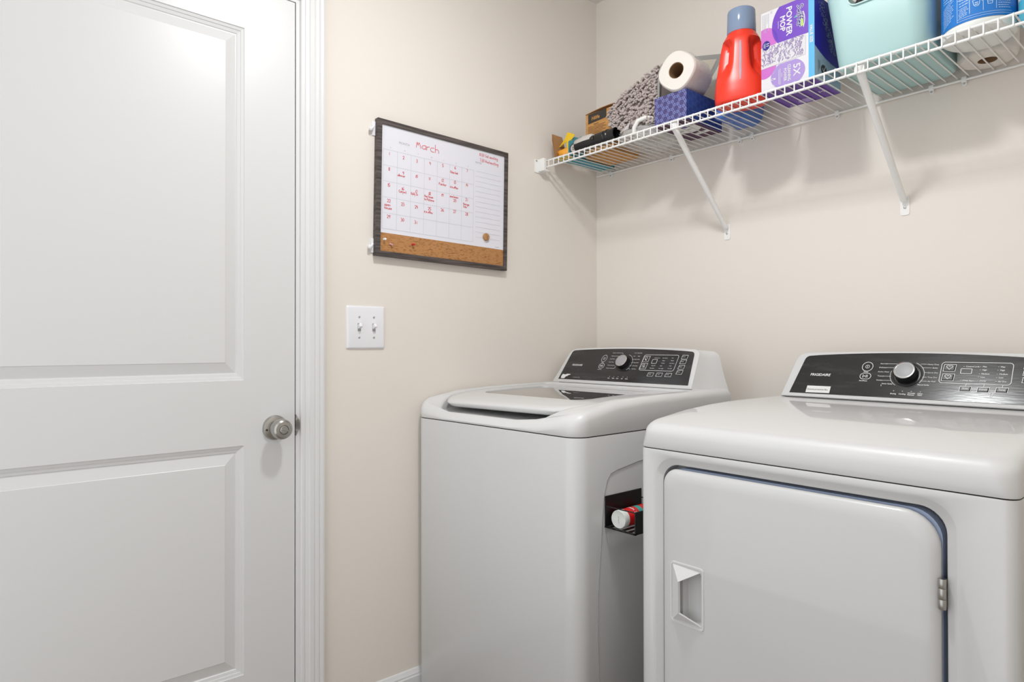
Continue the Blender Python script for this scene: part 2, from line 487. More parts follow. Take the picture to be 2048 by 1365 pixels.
# local frame: x to the right, y up (so v down = -y), z out of the wall
t = thing('wall_calendar', BT @ Vector((BW / 2, -BH, -.0205)), 'whiteboard month calendar in a grey wood frame with a cork strip, hung on the wall', 'calendar')
FWD = .0148
for nm, q in (('top', [(0, 0), (BW, 0), (BW - FWD, -FWD), (FWD, -FWD)]), ('bottom', [(0, -BH), (FWD, -BH + FWD), (BW - FWD, -BH + FWD), (BW, -BH)]),
              ('left', [(0, 0), (FWD, -FWD), (FWD, -BH + FWD), (0, -BH)]), ('right', [(BW, 0), (BW, -BH), (BW - FWD, -BH + FWD), (BW - FWD, -FWD)])):
    b = MB()
    b.loft([[(p[0], p[1], z) for p in q] for z in (-.0185, 0)], True, True, 0, BT)
    b.build('frame_rail', M['frame'], t)
CZ_ = -.3428
MB().box(FWD - .001, BW - FWD + .001, CZ_, -FWD + .001, -.014, -.0045, 0, BT).build('whiteboard_panel', M['board'], t)
MB().box(FWD - .001, BW - FWD + .001, -BH + FWD - .001, CZ_, -.014, -.0042, 0, BT).build('cork_strip', M['cork'], t)
b = MB(); zl = -.0042
gx0, gx1, gy0, gy1 = .0212, .3640, -.0885, -.3302
for i in range(8): b.ribbon([(gx0 + (gx1 - gx0) * i / 7, gy0), (gx0 + (gx1 - gx0) * i / 7, gy1)], .0009, 0, BT, zl)
for j in range(6): b.ribbon([(gx0, gy0 + (gy1 - gy0) * j / 5), (gx1, gy0 + (gy1 - gy0) * j / 5)], .0009, 0, BT, zl)
for j in range(14): b.ribbon([(.3735, -.0885 - j * .0172), (.482, -.0885 - j * .0172)], .0009, 0, BT, zl)
b.build('ruled_grid', M['rule'], t)
b = MB()
put_text(b, 'MONTH', .0745, -.0625, .0105, BT, zl)
put_text(b, 'NOTES', .3705, -.0620, .0085, BT, zl)
for i, ch in enumerate('SMTWTFS'):
    put_text(b, ch, gx0 + .0235 + .049 * i, -.0825, .006, BT, zl)
put_text(b, 'boards', .4610, -.3375, .006, BT, zl)
b.build('printed_lettering', M['print_dim'], t)['kind'] = 'stuff'
b = MB(); zl = -.0040; WD = .0013
put_hand(b, 'March', .137, -.0600, .0255, BT, .0017, zl, slope=-.03, sx=.95)
put_hand(b, '10:30 Sat meeting', .386, -.0345, .0105, BT, WD * .85, zl, sx=.74, slope=.0)
put_hand(b, '7:30 Wed meeting', .390, -.0530, .0105, BT, WD * .85, zl, sx=.74, slope=.0)
for d in range(1, 32):
    c, r_ = (d - 1) % 7, (d - 1) // 7
    put_hand(b, str(d), gx0 + .016 + .049 * c + (0 if d > 9 else .003), gy0 - .0150 - .0483 * r_ - .004 * math.sin(c * .9) - (.012 if d == 20 else 0), .0095, BT, WD, zl, sx=.9)
for s_, c, r_, dy, h in (('Chloe hair', 5, 0, -.0265, .0075), ('ultra cor', 1, 1, -.0255, .0070), ('Painter', 4, 1, -.0255, .0080), ('A in office', 5, 1, -.0270, .0072), ('Carpet', 1, 2, -.0265, .0080),
                         ('Holly Sr', 2, 2, -.0265, .0080), ('Wax house', 3, 2, -.0255, .0075), ('to Pictures', 3, 2, -.0355, .0075), ('mom boxes', 5, 2, -.0095, .0075), ('Garage', 6, 2, -.0262, .0070), ('Sale', 6, 2, -.0352, .0070),
                         ('open', 0, 3, -.0265, .0085), ('house', 0, 3, -.0365, .0085), ('A in office', 3, 3, -.0268, .0072)):
    sx = .85 if len(s_) < 8 else .70
    put_hand(b, s_, gx0 + .049 * c + (.002 if len(s_) > 7 else .007), gy0 - .0483 * r_ + dy, h, BT, WD * .85, zl, sx=sx)
b.build('handwriting', M['marker'], t)['kind'] = 'stuff'
t = thing('magnet', BT @ Vector((.4183, -.3075, -.004)), 'round wooden magnet low on the right of the whiteboard calendar', 'magnet')
MB().lathe([(.0122, -.0045), (.0128, -.003), (.0128, .0015), (.0118, .003)], BT @ Matrix.Translation((.4183, -.3075, 0)), 28).build('magnet_disc', M['magnet'], t, 35)
for (u, v, m_, lab, ang) in ((.0280, .3634, 'print', 'white push pin at the left end of the cork strip', 0), (.0493, .3745, 'pinkpin', 'pink push pin tilted on the cork strip', 35), (.1271, .3667, 'redpin', 'red push pin in the cork strip', 15)):
    t = thing('push_pin', BT @ Vector((u, -v, -.004)), lab, 'push pin', 'push pins in the cork strip')
    PT = BT @ Matrix.Translation((u, -v, -.0043)) @ Matrix.Rotation(R(ang), 4, 'Y') @ Matrix.Rotation(R(ang * .6), 4, 'X')
    MB().lathe([(.0012, 0), (.0035, .0003), (.0034, .0016), (.0020, .003), (.0020, .0075), (.0036, .009), (.0036, .0105), (.003, .011)], PT, 14).build('pin_head', M[m_], t, 35)
for zc, lab in ((1.7535, 'white adhesive hook behind the upper left of the whiteboard calendar'), (1.3990, 'white adhesive hook behind the lower left of the whiteboard calendar')):
    t = thing('adhesive_hook', (0, -1.005, zc), lab, 'hook', 'hooks holding the calendar')
    yy = -1.0145 if zc > 1.5 else -1.0185
    MB().rbox(0, .004, yy + .0095, yy + .030, zc - .020, zc + .024, .0015, 2).build('back_plate', M['plate'], t, 40)
    MB().tube([(.003, yy + .005, zc + .002), (.008, yy + .002, zc - .006), (.014, yy + .001, zc - .0065), (.018, yy + .004, zc - .001), (.018, yy + .008, zc + .006)], [.0045, .0045, .0045, .004, .0025], 8).build('hook_arm', M['plate'], t, 50)

# ================================================================== WIRE SHELF
ZS, ZB, YL = 1.7788, 1.7560, -.3055
WX0, PITCH, NW = .045, .0254, 75
XEND = XR - .004
shelf = thing('wire_shelf', (.9, 0, ZS), 'white ventilated wire shelf across the back wall above the machines', 'shelf')
MB().tube([(.024, YL, ZS), (XEND, YL, ZS)], .0033, 10).build('front_rod', M['wire'], shelf, 60)
MB().tube([(.024, YL, ZB), (XEND, YL, ZB)], .0033, 10).build('front_rod', M['wire'], shelf, 60)
MB().tube([(.008, -.0085, ZS - .0045), (XEND, -.0085, ZS - .0045)], .0032, 10).build('back_rod', M['wire'], shelf, 60)
b = MB().tube([(0, -.004, .0030), (0, YL + .001, .0030), (0, YL - .0030, .0015), (0, YL - .0042, -.002), (0, YL - .0042, ZB - ZS - .002)], .0017, 6)
w0 = b.build('cross_wire', M['wire'], shelf, 60)
w0.location = Vector((WX0, 0, ZS))
for i in range(1, NW):
    c = w0.copy(); COL.objects.link(c); c.location = Vector((WX0 + i * PITCH, 0, ZS))
for x in (.0817, .3648, .6314, .6753, .9407, 1.181, 1.2539, 1.62):
    b = MB().rbox(x - .0058, x + .0058, -.0135, -.0002, ZS - .0115, ZS + .003, .002, 2)
    b.lathe([(.0055, 0), (.0055, .007), (.004, .0085)], Matrix.Translation((x, 0, ZS - .014)) @ Matrix.Rotation(R(90), 4, 'X'), 14)
    cl = b.build('wall_clip', M['wire'], shelf, 40)
    MB().lathe([(.0028, .008), (.0028, .0095), (.002, .0100)], Matrix.Translation((x, 0, ZS - .0145)) @ Matrix.Rotation(R(90), 4, 'X'), 12).build('screw', M['screw'], cl, 40)
for xb in (.581, 1.1145, 1.70):
    p0 = Vector((xb, YL + .010, ZS - .016)); p1 = Vector((xb, -.010, 1.4900))
    b = MB().tube([p0 + Vector((0, -.004, .012)), p0, p0.lerp(p1, .08), p0.lerp(p1, .92), p1], [.0098, .0098, .0092, .0082, .0078], 12)
    b.rbox(xb - .012, xb + .012, YL + .004, YL + .018, ZS - .020, ZS + .004, .002, 2)
    br = b.build('brace', M['wire'], shelf, 50)
    pts = rr(-.0112, .0112, -.026, .026, [.006, .006, .003, .003], 4)
    b = MB().loft([[(xb + p[0], y, 1.4775 + p[1]) for p in pts] for y in (-.0002, -.0022)], True, True)
    b.build('foot_plate', M['wire'], br, 30)
    MB().lathe([(.0035, 0), (.0035, .0035), (.0022, .0043)], Matrix.Translation((xb, 0, 1.4722)) @ Matrix.Rotation(R(90), 4, 'X'), 12).build('screw', M['screw'], br, 40)
# end brackets on the side walls
for sx_, xw in ((1, 0.0), (-1, XR)):
    def bx(a): return xw + sx_ * a
    b = MB()
    xa, xc = sorted((bx(.0003), bx(.004)))
    b.rbox(xa, xc, -.340, -.288, ZS - .042, ZS + .008, .0015, 2)
    xa, xc = sorted((bx(.003), bx(.034)))
    b.rbox(xa, xc, -.3245, -.3110, ZS - .038, ZS + .008, .002, 2)
    b.rbox(xa, xc, -.3130, -.292, ZS - .038, ZS - .032, .0015, 2)
    eb = b.build('end_bracket', M['wire'], shelf, 40)
    MB().lathe([(.0035, .003), (.0035, .006), (.0022, .007)], Matrix.Translation((xw, -.333, ZS + .001)) @ Matrix.Rotation(R(90 * sx_), 4, 'Y'), 12).build('screw', M['screw'], eb, 40)
ZT = ZS + .0056            # what things stand on

# ================================================================== MACHINES
def shear(y):              # the washer stands a little skewed: its front comes forward on the left
    return max(0.0, min(1.0, (-y - .30) / .5))
def console(parent, P0, sB, sT, tS, tM, yr, zr, flareB, flareT, xmin=-9):
    """white console housing on the panel plane; P0 origin, e_s = x"""
    PT = basis(P0, (1, 0, 0), CON_UP)
    def outline(i):
        pts = [(sB[0] + i, i * .6), (sB[1] - i, i * .6)]
        # right side up, corner, arc, corner, left side
        rc = .020
        right = Vector((sT[1] - i, tS - i)); left = Vector((sT[0] + i, tS - i))
        bR, bL = Vector(pts[1]), Vector(pts[0])
        for k in range(1, 5): pts.append(tuple(bR.lerp(right + (bR - right).normalized() * rc, k / 4)))
        a = right + (bR - right).normalized() * rc
        c = Vector((right.x - rc * 1.15, right.y + .0035))
        for k in range(1, 6):
            u = k / 5; p = a * (1 - u) ** 2 + right * 2 * u * (1 - u) + c * u * u; pts.append((p.x, p.y))
        e = Vector((left.x + rc * 1.15, left.y + .0035))
        for k in range(1, 20):
            u = k / 20; x = c.x + (e.x - c.x) * u
            y = c.y + (tM - tS - .0035) * math.sin(math.pi * u) ** .8
            pts.append((x, y))
        f = left + (bL - left).normalized() * rc
        for k in range(0, 6):
            u = k / 5; p = e * (1 - u) ** 2 + left * 2 * u * (1 - u) + f * u * u; pts.append((p.x, p.y))
        for k in range(1, 4): pts.append(tuple(f.lerp(bL, k / 4)))
        return pts
    def W(pts, n): return [PT @ Vector((p[0], p[1], n)) for p in pts]
    o0 = outline(.0045); o1 = outline(.0012); o2 = outline(0)
    L = [W(o0, 0), W(o1, -.0012), W(o2, -.005)]
    front = W(o2, -.005)
    sc = (sB[0] + sB[1]) / 2 + P0[0]; half = (sB[1] - sB[0]) / 2
    zb, zt = P0[2], max(p.z for p in front)
    for u, fl in ((.22, .10), (.55, .45), (.8, .78), (1.0, 1.0)):
        ring = []
        for p in front:
            k = (p.z - zb) / (zt - zb)
            ex = (flareB * (1 - k) ** 1.3 + flareT * k) * fl
            x = max(xmin, p.x + ex * max(-1, min(1, (p.x - sc) / (half * .93))))
            y = p.y + (yr - p.y) * u
            z = p.z - (.004 * u * k) - (1 - k) * (P0[2] - zr) * u
            ring.append(Vector((x, y, z)))
        L.append(ring)
    b = MB().loft(L, True, True)
    c = b.build('console', M['enamel2'], parent, 40)
    return c, PT

def add_panel(con, PT, pts, rt_=.012):
    b = MB()
    b.loft([[PT @ Vector((p[0], p[1], n)) for p in pts] for n in (-.002, .0014)], True, True)
    return b.build('control_panel', M['panel'], con)

def trapezoid_panel(BL, BR, TR, TL, mid, rc=.012):
    BL, BR, TR, TL = map(Vector, (BL, BR, TR, TL)); pts = [tuple(BL), tuple(BR)]
    a = TR + (BR - TR).normalized() * rc; c = Vector((TR.x - rc, TR.y + .0012))
    for k in range(0, 6):
        u = k / 5; p = a * (1 - u) ** 2 + TR * 2 * u * (1 - u) + c * u * u; pts.append((p.x, p.y))
    e = Vector((TL.x + rc, TL.y + .0012))
    for k in range(1, 20):
        u = k / 20
        pts.append((c.x + (e.x - c.x) * u, c.y + (e.y - c.y) * u + (mid - (c.y + e.y) / 2) * math.sin(math.pi * u) ** .8))
    f = TL + (BL - TL).normalized() * rc
    for k in range(0, 6):
        u = k / 5; p = e * (1 - u) ** 2 + TL * 2 * u * (1 - u) + f * u * u; pts.append((p.x, p.y))
    return pts

def dial(con, PT, s, t_, h=.019, r=.0225):
    D = PT @ Matrix.Translation((s, t_, .0014))
    d = MB().lathe([(r * 1.38, -.001), (r * 1.38, .0012), (r * 1.28, .002), (r * 1.12, .002)], D, 40).build('dial', M['black'], con, 35)
    b = MB()
    n = 36; loops = []
    for rad, hh in ((r * 1.10, .0015), (r * 1.06, h * .5), (r * 1.0, h * .9), (r * .99, h)):
        loops.append([((rad - (.0008 if i % 2 else 0)) * math.cos(2 * math.pi * i / n), (rad - (.0008 if i % 2 else 0)) * math.sin(2 * math.pi * i / n), hh) for i in range(n)])
    b.loft(loops, True, True, 0, D)
    b.lathe([(r * .99, h), (r * .97, h + .0012), (r * .88, h + .0016), (r * .86, h + .0004)], D, 40, 1)
    b.lathe([(r * .86, h + .0003), (r * .6, h + .0015), (r * .2, h + .0022)], D, 40, 2)
    k = b.build('dial_cap', [M['black'], M['chrome'], M['dialcap']], con, 35)
    return d

def button(con, PT, s, t_, w_, h_, slant=0.004, name='button'):
    pts = [(s - w_ / 2 - slant / 2, t_ - h_ / 2), (s + w_ / 2 - slant / 2, t_ - h_ / 2), (s + w_ / 2 + slant / 2, t_ + h_ / 2), (s - w_ / 2 + slant / 2, t_ + h_ / 2)]
    c = Vector((s, t_)); b = MB()
    b.loft([[PT @ Vector((p[0], p[1], .001)) for p in pts], [PT @ Vector((p[0], p[1], .0026)) for p in pts],
            [PT @ Vector((c.x + (p[0] - c.x) * .86, c.y + (p[1] - c.y) * .8, .0036)) for p in pts]], True, True)
    b.build(name, M['black'], con)
    return pts

# ------------------------------------------------------------------ WASHER
CON_UP = Vector((0, .080, .118))
washer = thing('washing_machine', (.342, -.47, 0), 'white top-loading washing machine with a glass lid, in the corner left of the dryer', 'washing machine')
wx0, wx1, wy0, wy1 = .008, .681, -.832, -.135
def sh(x, y): return y - .026 * shear(y) * ((.60 - x) / .60 if x < .6 else 0) if True else y
SEAM = .8765
def wring(ins, z, r=.045): return [(p[0], sh(p[0], p[1]), z(p[1]) if callable(z) else z) for p in rr(wx0 + ins, wx1 - ins, wy0 + ins, wy1 - ins, [max(.004, r - ins), max(.004, r - ins), .02, .02], 8, 6)]
b = MB().loft([wring(.004, .012), wring(0, .02), wring(0, SEAM - .004), wring(.0015, SEAM - .0012)], True, True)
b.build('cabinet', M['enamel'], washer, 40)
MB().loft([wring(.004, SEAM - .0014), wring(.004, SEAM + .0014)], True, True).build('seam_gap', M['dark'], washer)
PW = [(-.86, .906), (-.84, .915), (-.82, .925), (-.80, .934), (-.77, .943), (-.74, .949), (-.68, .956), (-.6, .961), (-.5, .964), (-.3, .967), (-.1, .967)]
def Pw(y): return lerp_tab(PW, y)
def dipx(x):
    a = max(0, min(1, (x - .020) / .085)); c = max(0, min(1, (.612 - x) / .12))
    return a * a * (3 - 2 * a) * c * c * (3 - 2 * c)
def opening(ins, zf, front_extra=0.0):
    pts = rr(.048 + ins, .636 - ins, -.806 + ins - front_extra, -.318 - ins, [.090, .125, .02, .02], 8, 6)
    return [(p[0], sh(p[0], p[1]), zf(p[0], sh(p[0], p[1]))) for p in pts]
def dip(y):
    k = max(0, min(1, (-y - .735) / .055)); return .030 * k * k * (3 - 2 * k)
rings = [wring(.0015, SEAM + .0012), wring(0, SEAM + .004)]
Rf = .022
for a in (0, 20, 40, 60, 78, 90):
    i_ = Rf * (1 - math.cos(R(a))); dz = Rf * (1 - math.sin(R(a)))
    ring = []
    for p in rr(wx0 + i_, wx1 - i_, wy0 + i_, wy1 - i_, [.045 - i_, .045 - i_, .02, .02] if i_ < .018 else [.045 - i_, .045 - i_, .004, .004], 8, 6):
        y = sh(p[0], p[1]); ring.append((p[0], y, max(SEAM + .006, Pw(p[1]) - dz * (1 - .35 * dipx(p[0]) * (1 if p[1] < -.7 else 0)) - dip(p[1]) * dipx(p[0]) * .95)))
    rings.append(ring)
last = rings[-1]
op0 = opening(-.004, lambda x, y: Pw(y) - dip(y) * dipx(x) * .97)
for u in (.4, .8):
    rings.append([tuple(Vector(a).lerp(Vector(c), u)) for a, c in zip(last, op0)])
    rings[-1] = [(p[0], p[1], (p[2] * .4 + .6 * (Pw(p[1]) - dip(p[1]) * dipx(p[0])))) for p in rings[-1]]
rings.append(op0)
rings.append(opening(-.0005, lambda x, y: Pw(y) - dip(y) * dipx(x) - .0015))
rings.append(opening(.001, lambda x, y: Pw(y) - dip(y) * dipx(x) - .006))
rings.append(opening(.004, lambda x, y: Pw(y) - .040))
b = MB().loft(rings, False, True)
b.build('top_deck', M['enamel2'], washer, 50)
# lid
def lidring(ins, dz, fr=.028): return [(p[0], sh(p[0], p[1]), Pw(sh(p[0], p[1])) + dz) for p in rr(.052 + ins, .636 - ins, -.806 + fr + ins, -.322 - ins, [.070, .110, .015, .015], 8, 6)]
gx = (.105, .545, -.665, -.385)
def gring(ins, dz):
    return [(p[0], sh(p[0], p[1]), Pw(p[1]) + dz) for p in rr(gx[0] + ins, gx[1] - ins, gx[2] + ins, gx[3] - ins, [.05, .05, .02, .02], 8, 6)]
def lerp_ring(a, c, u): return [tuple(Vector(p).lerp(Vector(q), u)) for p, q in zip(a, c)]
l0, g0 = lidring(.006, -.0055), gring(0, -.0068)
Lr = [lidring(.022, -.029), lidring(.010, -.026), lidring(.003, -.019), lidring(0, -.0125), lidring(.0012, -.0085), l0]
for u in (.2, .5, .8):
    q = lerp_ring(l0, g0, u); Lr.append([(p[0], p[1], Pw(p[1]) - .006) for p in q])
Lr += [g0, gring(.001, -.0115)]
lid = MB().loft(Lr, True, False).build('lid', M['enamel2'], washer, 45)
g1 = gring(.0005, -.0100); c0 = Vector((sum(p[0] for p in g1) / len(g1), sum(p[1] for p in g1) / len(g1), 0))
gl = [g1]
for u in (.25, .5, .75, .97):
    gl.append([(p[0] + (c0.x - p[0]) * u, p[1] + (c0.y - p[1]) * u, 0) for p in g1])
    gl[-1] = [(p[0], p[1], Pw(p[1]) - .0100) for p in gl[-1]]
MB().loft(gl, False, True).build('lid_glass', M['glass'], lid, 60)
con, PT = console(washer, (.055, -.285, .968), (-.019, .5745), (.003, .556), .1425, .1525, -.150, .944, .050, .030, .012)
add_panel(con, PT, trapezoid_panel((.0066, .0117), (.5593, .0119), (.5391, .1330), (.0158, .1348), .1440))
dial(con, PT, .2797, .0850, .0175, .0225)
b = MB(); zN = .0021
def T_(s, x, y, cap, **kw): put_text(b, s, x, y, cap / .70, PT, zN, **kw)
def ring_line(pts, wd=.0011, closed=True): b.ribbon(pts, wd, 0, PT, zN, closed)
T_('FRIGIDAIRE', .0458, .0690, .0068, shear=.12, bold=.0001)
def controls(ox, oy, arcs):
    pass
ring_line(circle(.1852, .1020, .0112, .0140, 28)); ring_line(circle(.1852, .1020, .0042, .0048, 18), .0008); ring_line([(.1852, .0995), (.1852, .1040)], .0009, False)
ring_line(rr(.1745, .1985, .0620, .0815, .0095, 6))
T_('Power', .1800, .0838, .0028); T_('Start/Pause', .1757, .0560, .0028)
ring_line([(.1800, .0680), (.1800, .0755), (.1858, .0718)], .001); ring_line([(.1880, .0680), (.1880, .0755)], .0012, False); ring_line([(.1915, .0680), (.1915, .0755)], .0012, False)
for s_, y in (('Normal', .1245), ('Delicates', .1116), ('Hand Wash', .0995), ('Active Wear', .0865), ('Towels', .0737), ('Whites', .0614)): T_(s_, .2125, y, .0030)
for s_, x, y in (('Heavy Duty', .3190, .1250), ('Bulky', .3270, .1122), ('Quick Wash', .3180, .0996), ('Rinse & Spin', .3195, .0868), ('Drain & Spin', .3205, .0742), ('Tub Clean', .3225, .0619)): T_(s_, x, y, .0030)
ring_line([(.2290, .1257), (.2560, .1257), (.2600, .1225)], .0008, False); ring_line([(.2290, .1128), (.2500, .1128)], .0008, False)
ring_line([(.2270, .0749), (.2450, .0749)], .0008, False); ring_line([(.2270, .0626), (.2480, .0626), (.2505, .0700)], .0008, False)
ring_line(circle(.2797, .0850, .0345, .0345, 30, -50, 75), .0008, False)
for y in (.1262, .1134, .1008, .0880, .0754, .0631): ring_line([(.3080, y), (.3165, y)], .0008, False)
for s_, x in (('Soak', .2394), ('Wash', .2585), ('Rinse', .2769), ('Spin', .2979), ('Done', .3156)):
    T_(s_, x - .002, .0222, .0032, bold=.0001); ring_line(circle(x + .004, .0300, .0008, .0008, 8), .0006)
ring_line(rr(.3535, .4885, .0595, .1195, .007, 5), .0011)
ring_line(rr(.3930, .4120, .0865, .1020, .0015, 3), .0011)
for s_, x, y in (('Control Lock', .3975, .1066), ('Extra Heavy', .4290, .1066), ('Hot', .4644, .1073), ('Heavy', .4317, .0970), ('Warm', .4652, .0974), ('Medium', .4318, .0871), ('Eco Warm', .4640, .0873), ('Delay Off', .3965, .0769),
                 ('Light', .4313, .0770), ('Cold', .4661, .0775), ('Delay Start', .3945, .0670), ('Extra Light', .4300, .0670), ('Tap Cold', .4640, .0678)):
    T_(s_, x, y, .0028)
bt = [(.3668, .1034, .020, .018), (.3680, .0757, .020, .018), (.4074, .0446, .019, .0105), (.4414, .0450, .019, .0105), (.4760, .0452, .019, .0105), (.5112, .1128, .018, .0115), (.5120, .0950, .018, .0115), (.5126, .0752, .018, .0115), (.5131, .0565, .018, .0115)]
for s_, t_, w_, h_ in bt:
    pts = button(con, PT, s_, t_, w_, h_, .001)
    c = Vector((s_, t_)); ring_line([(c.x + (p[0] - c.x) * 1.14, c.y + (p[1] - c.y) * 1.2) for p in pts], .0010)
zN = .0039
for s_, x, y in (('Delay', .4015, .0432), ('Soil', .4375, .0435), ('Temp', .4695, .0437), ('Soak', .5055, .1113), ('Rinse', .5055, .0935), ('Chime', .5050, .0737), ('Fabric', .5055, .0550)): T_(s_, x, y, .0032)
ring_line(circle(.3668, .1055, .0045, .004, 16), .001); ring_line([(.3650, .1015), (.3700, .0960)], .0016, False); ring_line([(.3630, .0980), (.3710, .0980)], .001, False)
ring_line(rr(.3640, .3715, .0735, .0815, .001, 2), .001); ring_line([(.3690, .0760), (.3730, .0700)], .0016, False); ring_line([(.3640, .0690), (.3720, .0690)], .001, False)
b.build('printed_markings', M['print'], con)['kind'] = 'stuff'
zN = .0022
b = MB()
b.poly([(.0170, .0225), (.0200, .0320), (.0330, .0300), (.0420, .0335), (.0600, .0325), (.0560, .0290), (.0470, .0270), (.0500, .0245), (.0400, .0220), (.0380, .0160), (.0330, .0135), (.0190, .0140)], 0, PT, zN)
b.build('torn_sticker', M['sticker'], con)
b = MB(); put_text(b, 'HANDWEL', .0790, .0180, .0065, PT, zN); put_text(b, '1', .0745, .0165, .0065, PT, zN); b.build('small_lettering', M['print_dim'], con)
MB().tube([(.075, -.2885, .9672), (.635, -.2885, .9672)], .0009, 6).build('deck_gap', M['dark'], washer)
# embossed side seam
b = MB().tube([(wx1 + .0002, y, z) for y, z in ((-.735, .02), (-.7545, .15), (-.7552, .2753), (-.7582, .3787), (-.7571, .4918), (-.7418, .6576), (-.736, .7219), (-.7247, .7623), (-.7114, .7792), (-.6893, .7851), (-.6028, .7976), (-.40, .8130), (-.22, .8150))], .0013, 6)
b.build('side_seam', M['groove'], washer, 60)

# ------------------------------------------------------------------ DRYER
dryer = thing('clothes_dryer', (1.173, -.435, 0), 'white front-loading clothes dryer with a hinged door, right of the washing machine', 'dryer')
dx0, dx1, dy0, dy1 = .830, 1.516, -.785, -.085
DS = .8725
def dring(ins, z, r=.020): return [(p[0], p[1], z) for p in rr(dx0 + ins, dx1 - ins, dy0 + ins, dy1 - ins, [max(.003, r - ins), max(.003, r - ins), .012, .012], 6, 6)]
cab = MB().loft([dring(.003, .012), dring(0, .02), dring(0, DS - .004), dring(.0015, DS - .001)], True, True).build('cabinet', M['enamel'], dryer, 40)
# door recess cut in the cabinet front
rx0, rx1, rz0, rz1 = .8895, 1.4245, .150, .8430
ct = MB()
L_ = []
for ins, y in ((-.017, dy0 - .001), (-.014, dy0 + .0005), (-.003, dy0 + .006), (0, dy0 + .008), (0, dy0 + .045)):
    L_.append([(p[0], y, p[1]) for p in rr(rx0 + ins, rx1 - ins, rz0 + ins, rz1 - ins, .040 - ins * .6, 8, 4)])
ct.loft(L_, True, True)
boolean(cab, ct.build('cut', M['enamel']))
cab.data.polygons.foreach_set('use_smooth', [True] * len(cab.data.polygons)); cab.data.set_sharp_from_angle(angle=R(35))
MB().loft([dring(.004, DS - .0012), dring(.004, DS + .0012)], True, True).build('seam_gap', M['dark'], dryer)
# top panel
PD = [(-.80, .921), (-.785, .925), (-.76, .930), (-.72, .937), (-.66, .944), (-.58, .951), (-.48, .9555), (-.40, .957), (-.05, .957)]
def Pd(y): return lerp_tab(PD, y)
Rf = .024
rings = [dring(.0015, DS + .001), dring(0, DS + .004)]
for a in (0, 15, 30, 45, 60, 75, 90):
    i_ = Rf * (1 - math.cos(R(a))); dz = Rf * (1 - math.sin(R(a)))
    rings.append([(p[0], p[1], Pd(p[1]) - dz) for p in rr(dx0 + i_, dx1 - i_, dy0 + i_, dy1 - i_, [max(.02, .035 - i_ * .3)] * 2 + [.012, .012], 6, 6)])
last = rings[-1]; cen = Vector(((dx0 + dx1) / 2, -.40, 0))
for u in (.06, .14, .25, .4, .6, .8, .98):
    rings.append([(p[0] + (cen.x - p[0]) * u, p[1] + (cen.y - p[1]) * u, 0) for p in last])
    rings[-1] = [(p[0], p[1], Pd(p[1])) for p in rings[-1]]
MB().loft(rings, False, True).build('top_panel', M['enamel2'], dryer, 50)
# door
dxa, dxb, dza, dzb = .8940, 1.4170, .168, .8345
def drr(ins, y): return [(p[0], y, p[1]) for p in rr(dxa + ins, dxb - ins, dza + ins, dzb - ins, [.035, .050, .055, .035] if ins < .02 else .03, 8, 4)]
ddoor = MB().loft([drr(.006, dy0 + .014), drr(.001, dy0 + .012), drr(0, dy0 + .006), drr(.0012, dy0 + .002), drr(.0045, dy0 - .0020), drr(.010, dy0 - .0050), drr(.017, dy0 - .0070), drr(.026, dy0 - .008)], True, True).build('door', M['enamel'], dryer, 40)
hx0, hx1, hz0, hz1 = .9185, 1.0010, .5130, .6420
ct = MB().rbox(.950, .994, dy0 - .02, dy0 + .011, hz0 + .010, hz1 - .010, .006, 2)
boolean(ddoor, ct.build('cut', M['enamel']))
ddoor.data.polygons.foreach_set('use_smooth', [True] * len(ddoor.data.polygons)); ddoor.data.set_sharp_from_angle(angle=R(40))
def irr(ins, y, r=.03): return [(p[0], y, p[1]) for p in rr(dxa + ins, dxb - ins + .004, dza + ins, dzb - ins + .006, .045, 8, 4)]
MB().loft([irr(.004, dy0 + .013), irr(.004, dy0 + .034)], True, True).build('inner_panel', M['bluefilm'], ddoor, 40)
# handle: raised rim and a hood that opens to the right
yf = dy0 - .008
b = MB()
for i0, i1 in ((0, .0045),):
    o_ = rr(hx0, hx1, hz0, hz1, .008, 4); q_ = rr(hx0 + .004, hx1 - .004, hz0 + .004, hz1 - .004, .006, 4)
    b.loft([[(p[0], yf + .001, p[1]) for p in o_], [(p[0], yf - .0018, p[1]) for p in rr(hx0 + .001, hx1 - .001, hz0 + .001, hz1 - .001, .008, 4)], [(p[0], yf - .0018, p[1]) for p in q_], [(p[0], yf + .001, p[1]) for p in rr(hx0 + .005, hx1 - .005, hz0 + .005, hz1 - .005, .006, 4)]], False, False)
A_ = (hx0 + .005, yf, hz0 + .005); B_ = (hx0 + .005, yf, hz1 - .005)
Ct, Cb = (.9515, yf - .020, hz1 - .034), (.9515, yf - .020, hz0 + .030)
Et, Eb = (hx1 - .008, yf, hz1 - .009), (hx1 - .006, yf, hz0 + .008)
tk = .0032
def back(p): return (p[0] + tk * .6, min(yf + .004, p[1] + tk * 1.6), p[2])
vs = [A_, B_, Ct, Cb, Et, Eb]
b.add(vs + [back(p) for p in vs], [(0, 1, 2, 3), (1, 4, 2), (0, 3, 5), (7, 6, 9, 8), (10, 7, 8), (9, 6, 11), (2, 4, 10, 8), (3, 2, 8, 9), (5, 3, 9, 11)])
b.build('handle', M['enamel2'], ddoor, 20)
for zc in (.7125, .30):
    hg = MB()
    for z0, z1 in ((zc - .024, zc - .0085), (zc - .008, zc + .0085), (zc + .009, zc + .0235)):
        hg.lathe([(.0052, z0), (.0056, z0 + .0008), (.0056, z1 - .0008), (.0052, z1)], Matrix.Translation((1.4200, dy0 - .0025, 0)), 16)
    hg.rbox(1.4175, 1.4240, dy0, dy0 + .012, zc - .022, zc + .022, .001, 1)
    hg.build('hinge', M['nickel'], dryer, 40)
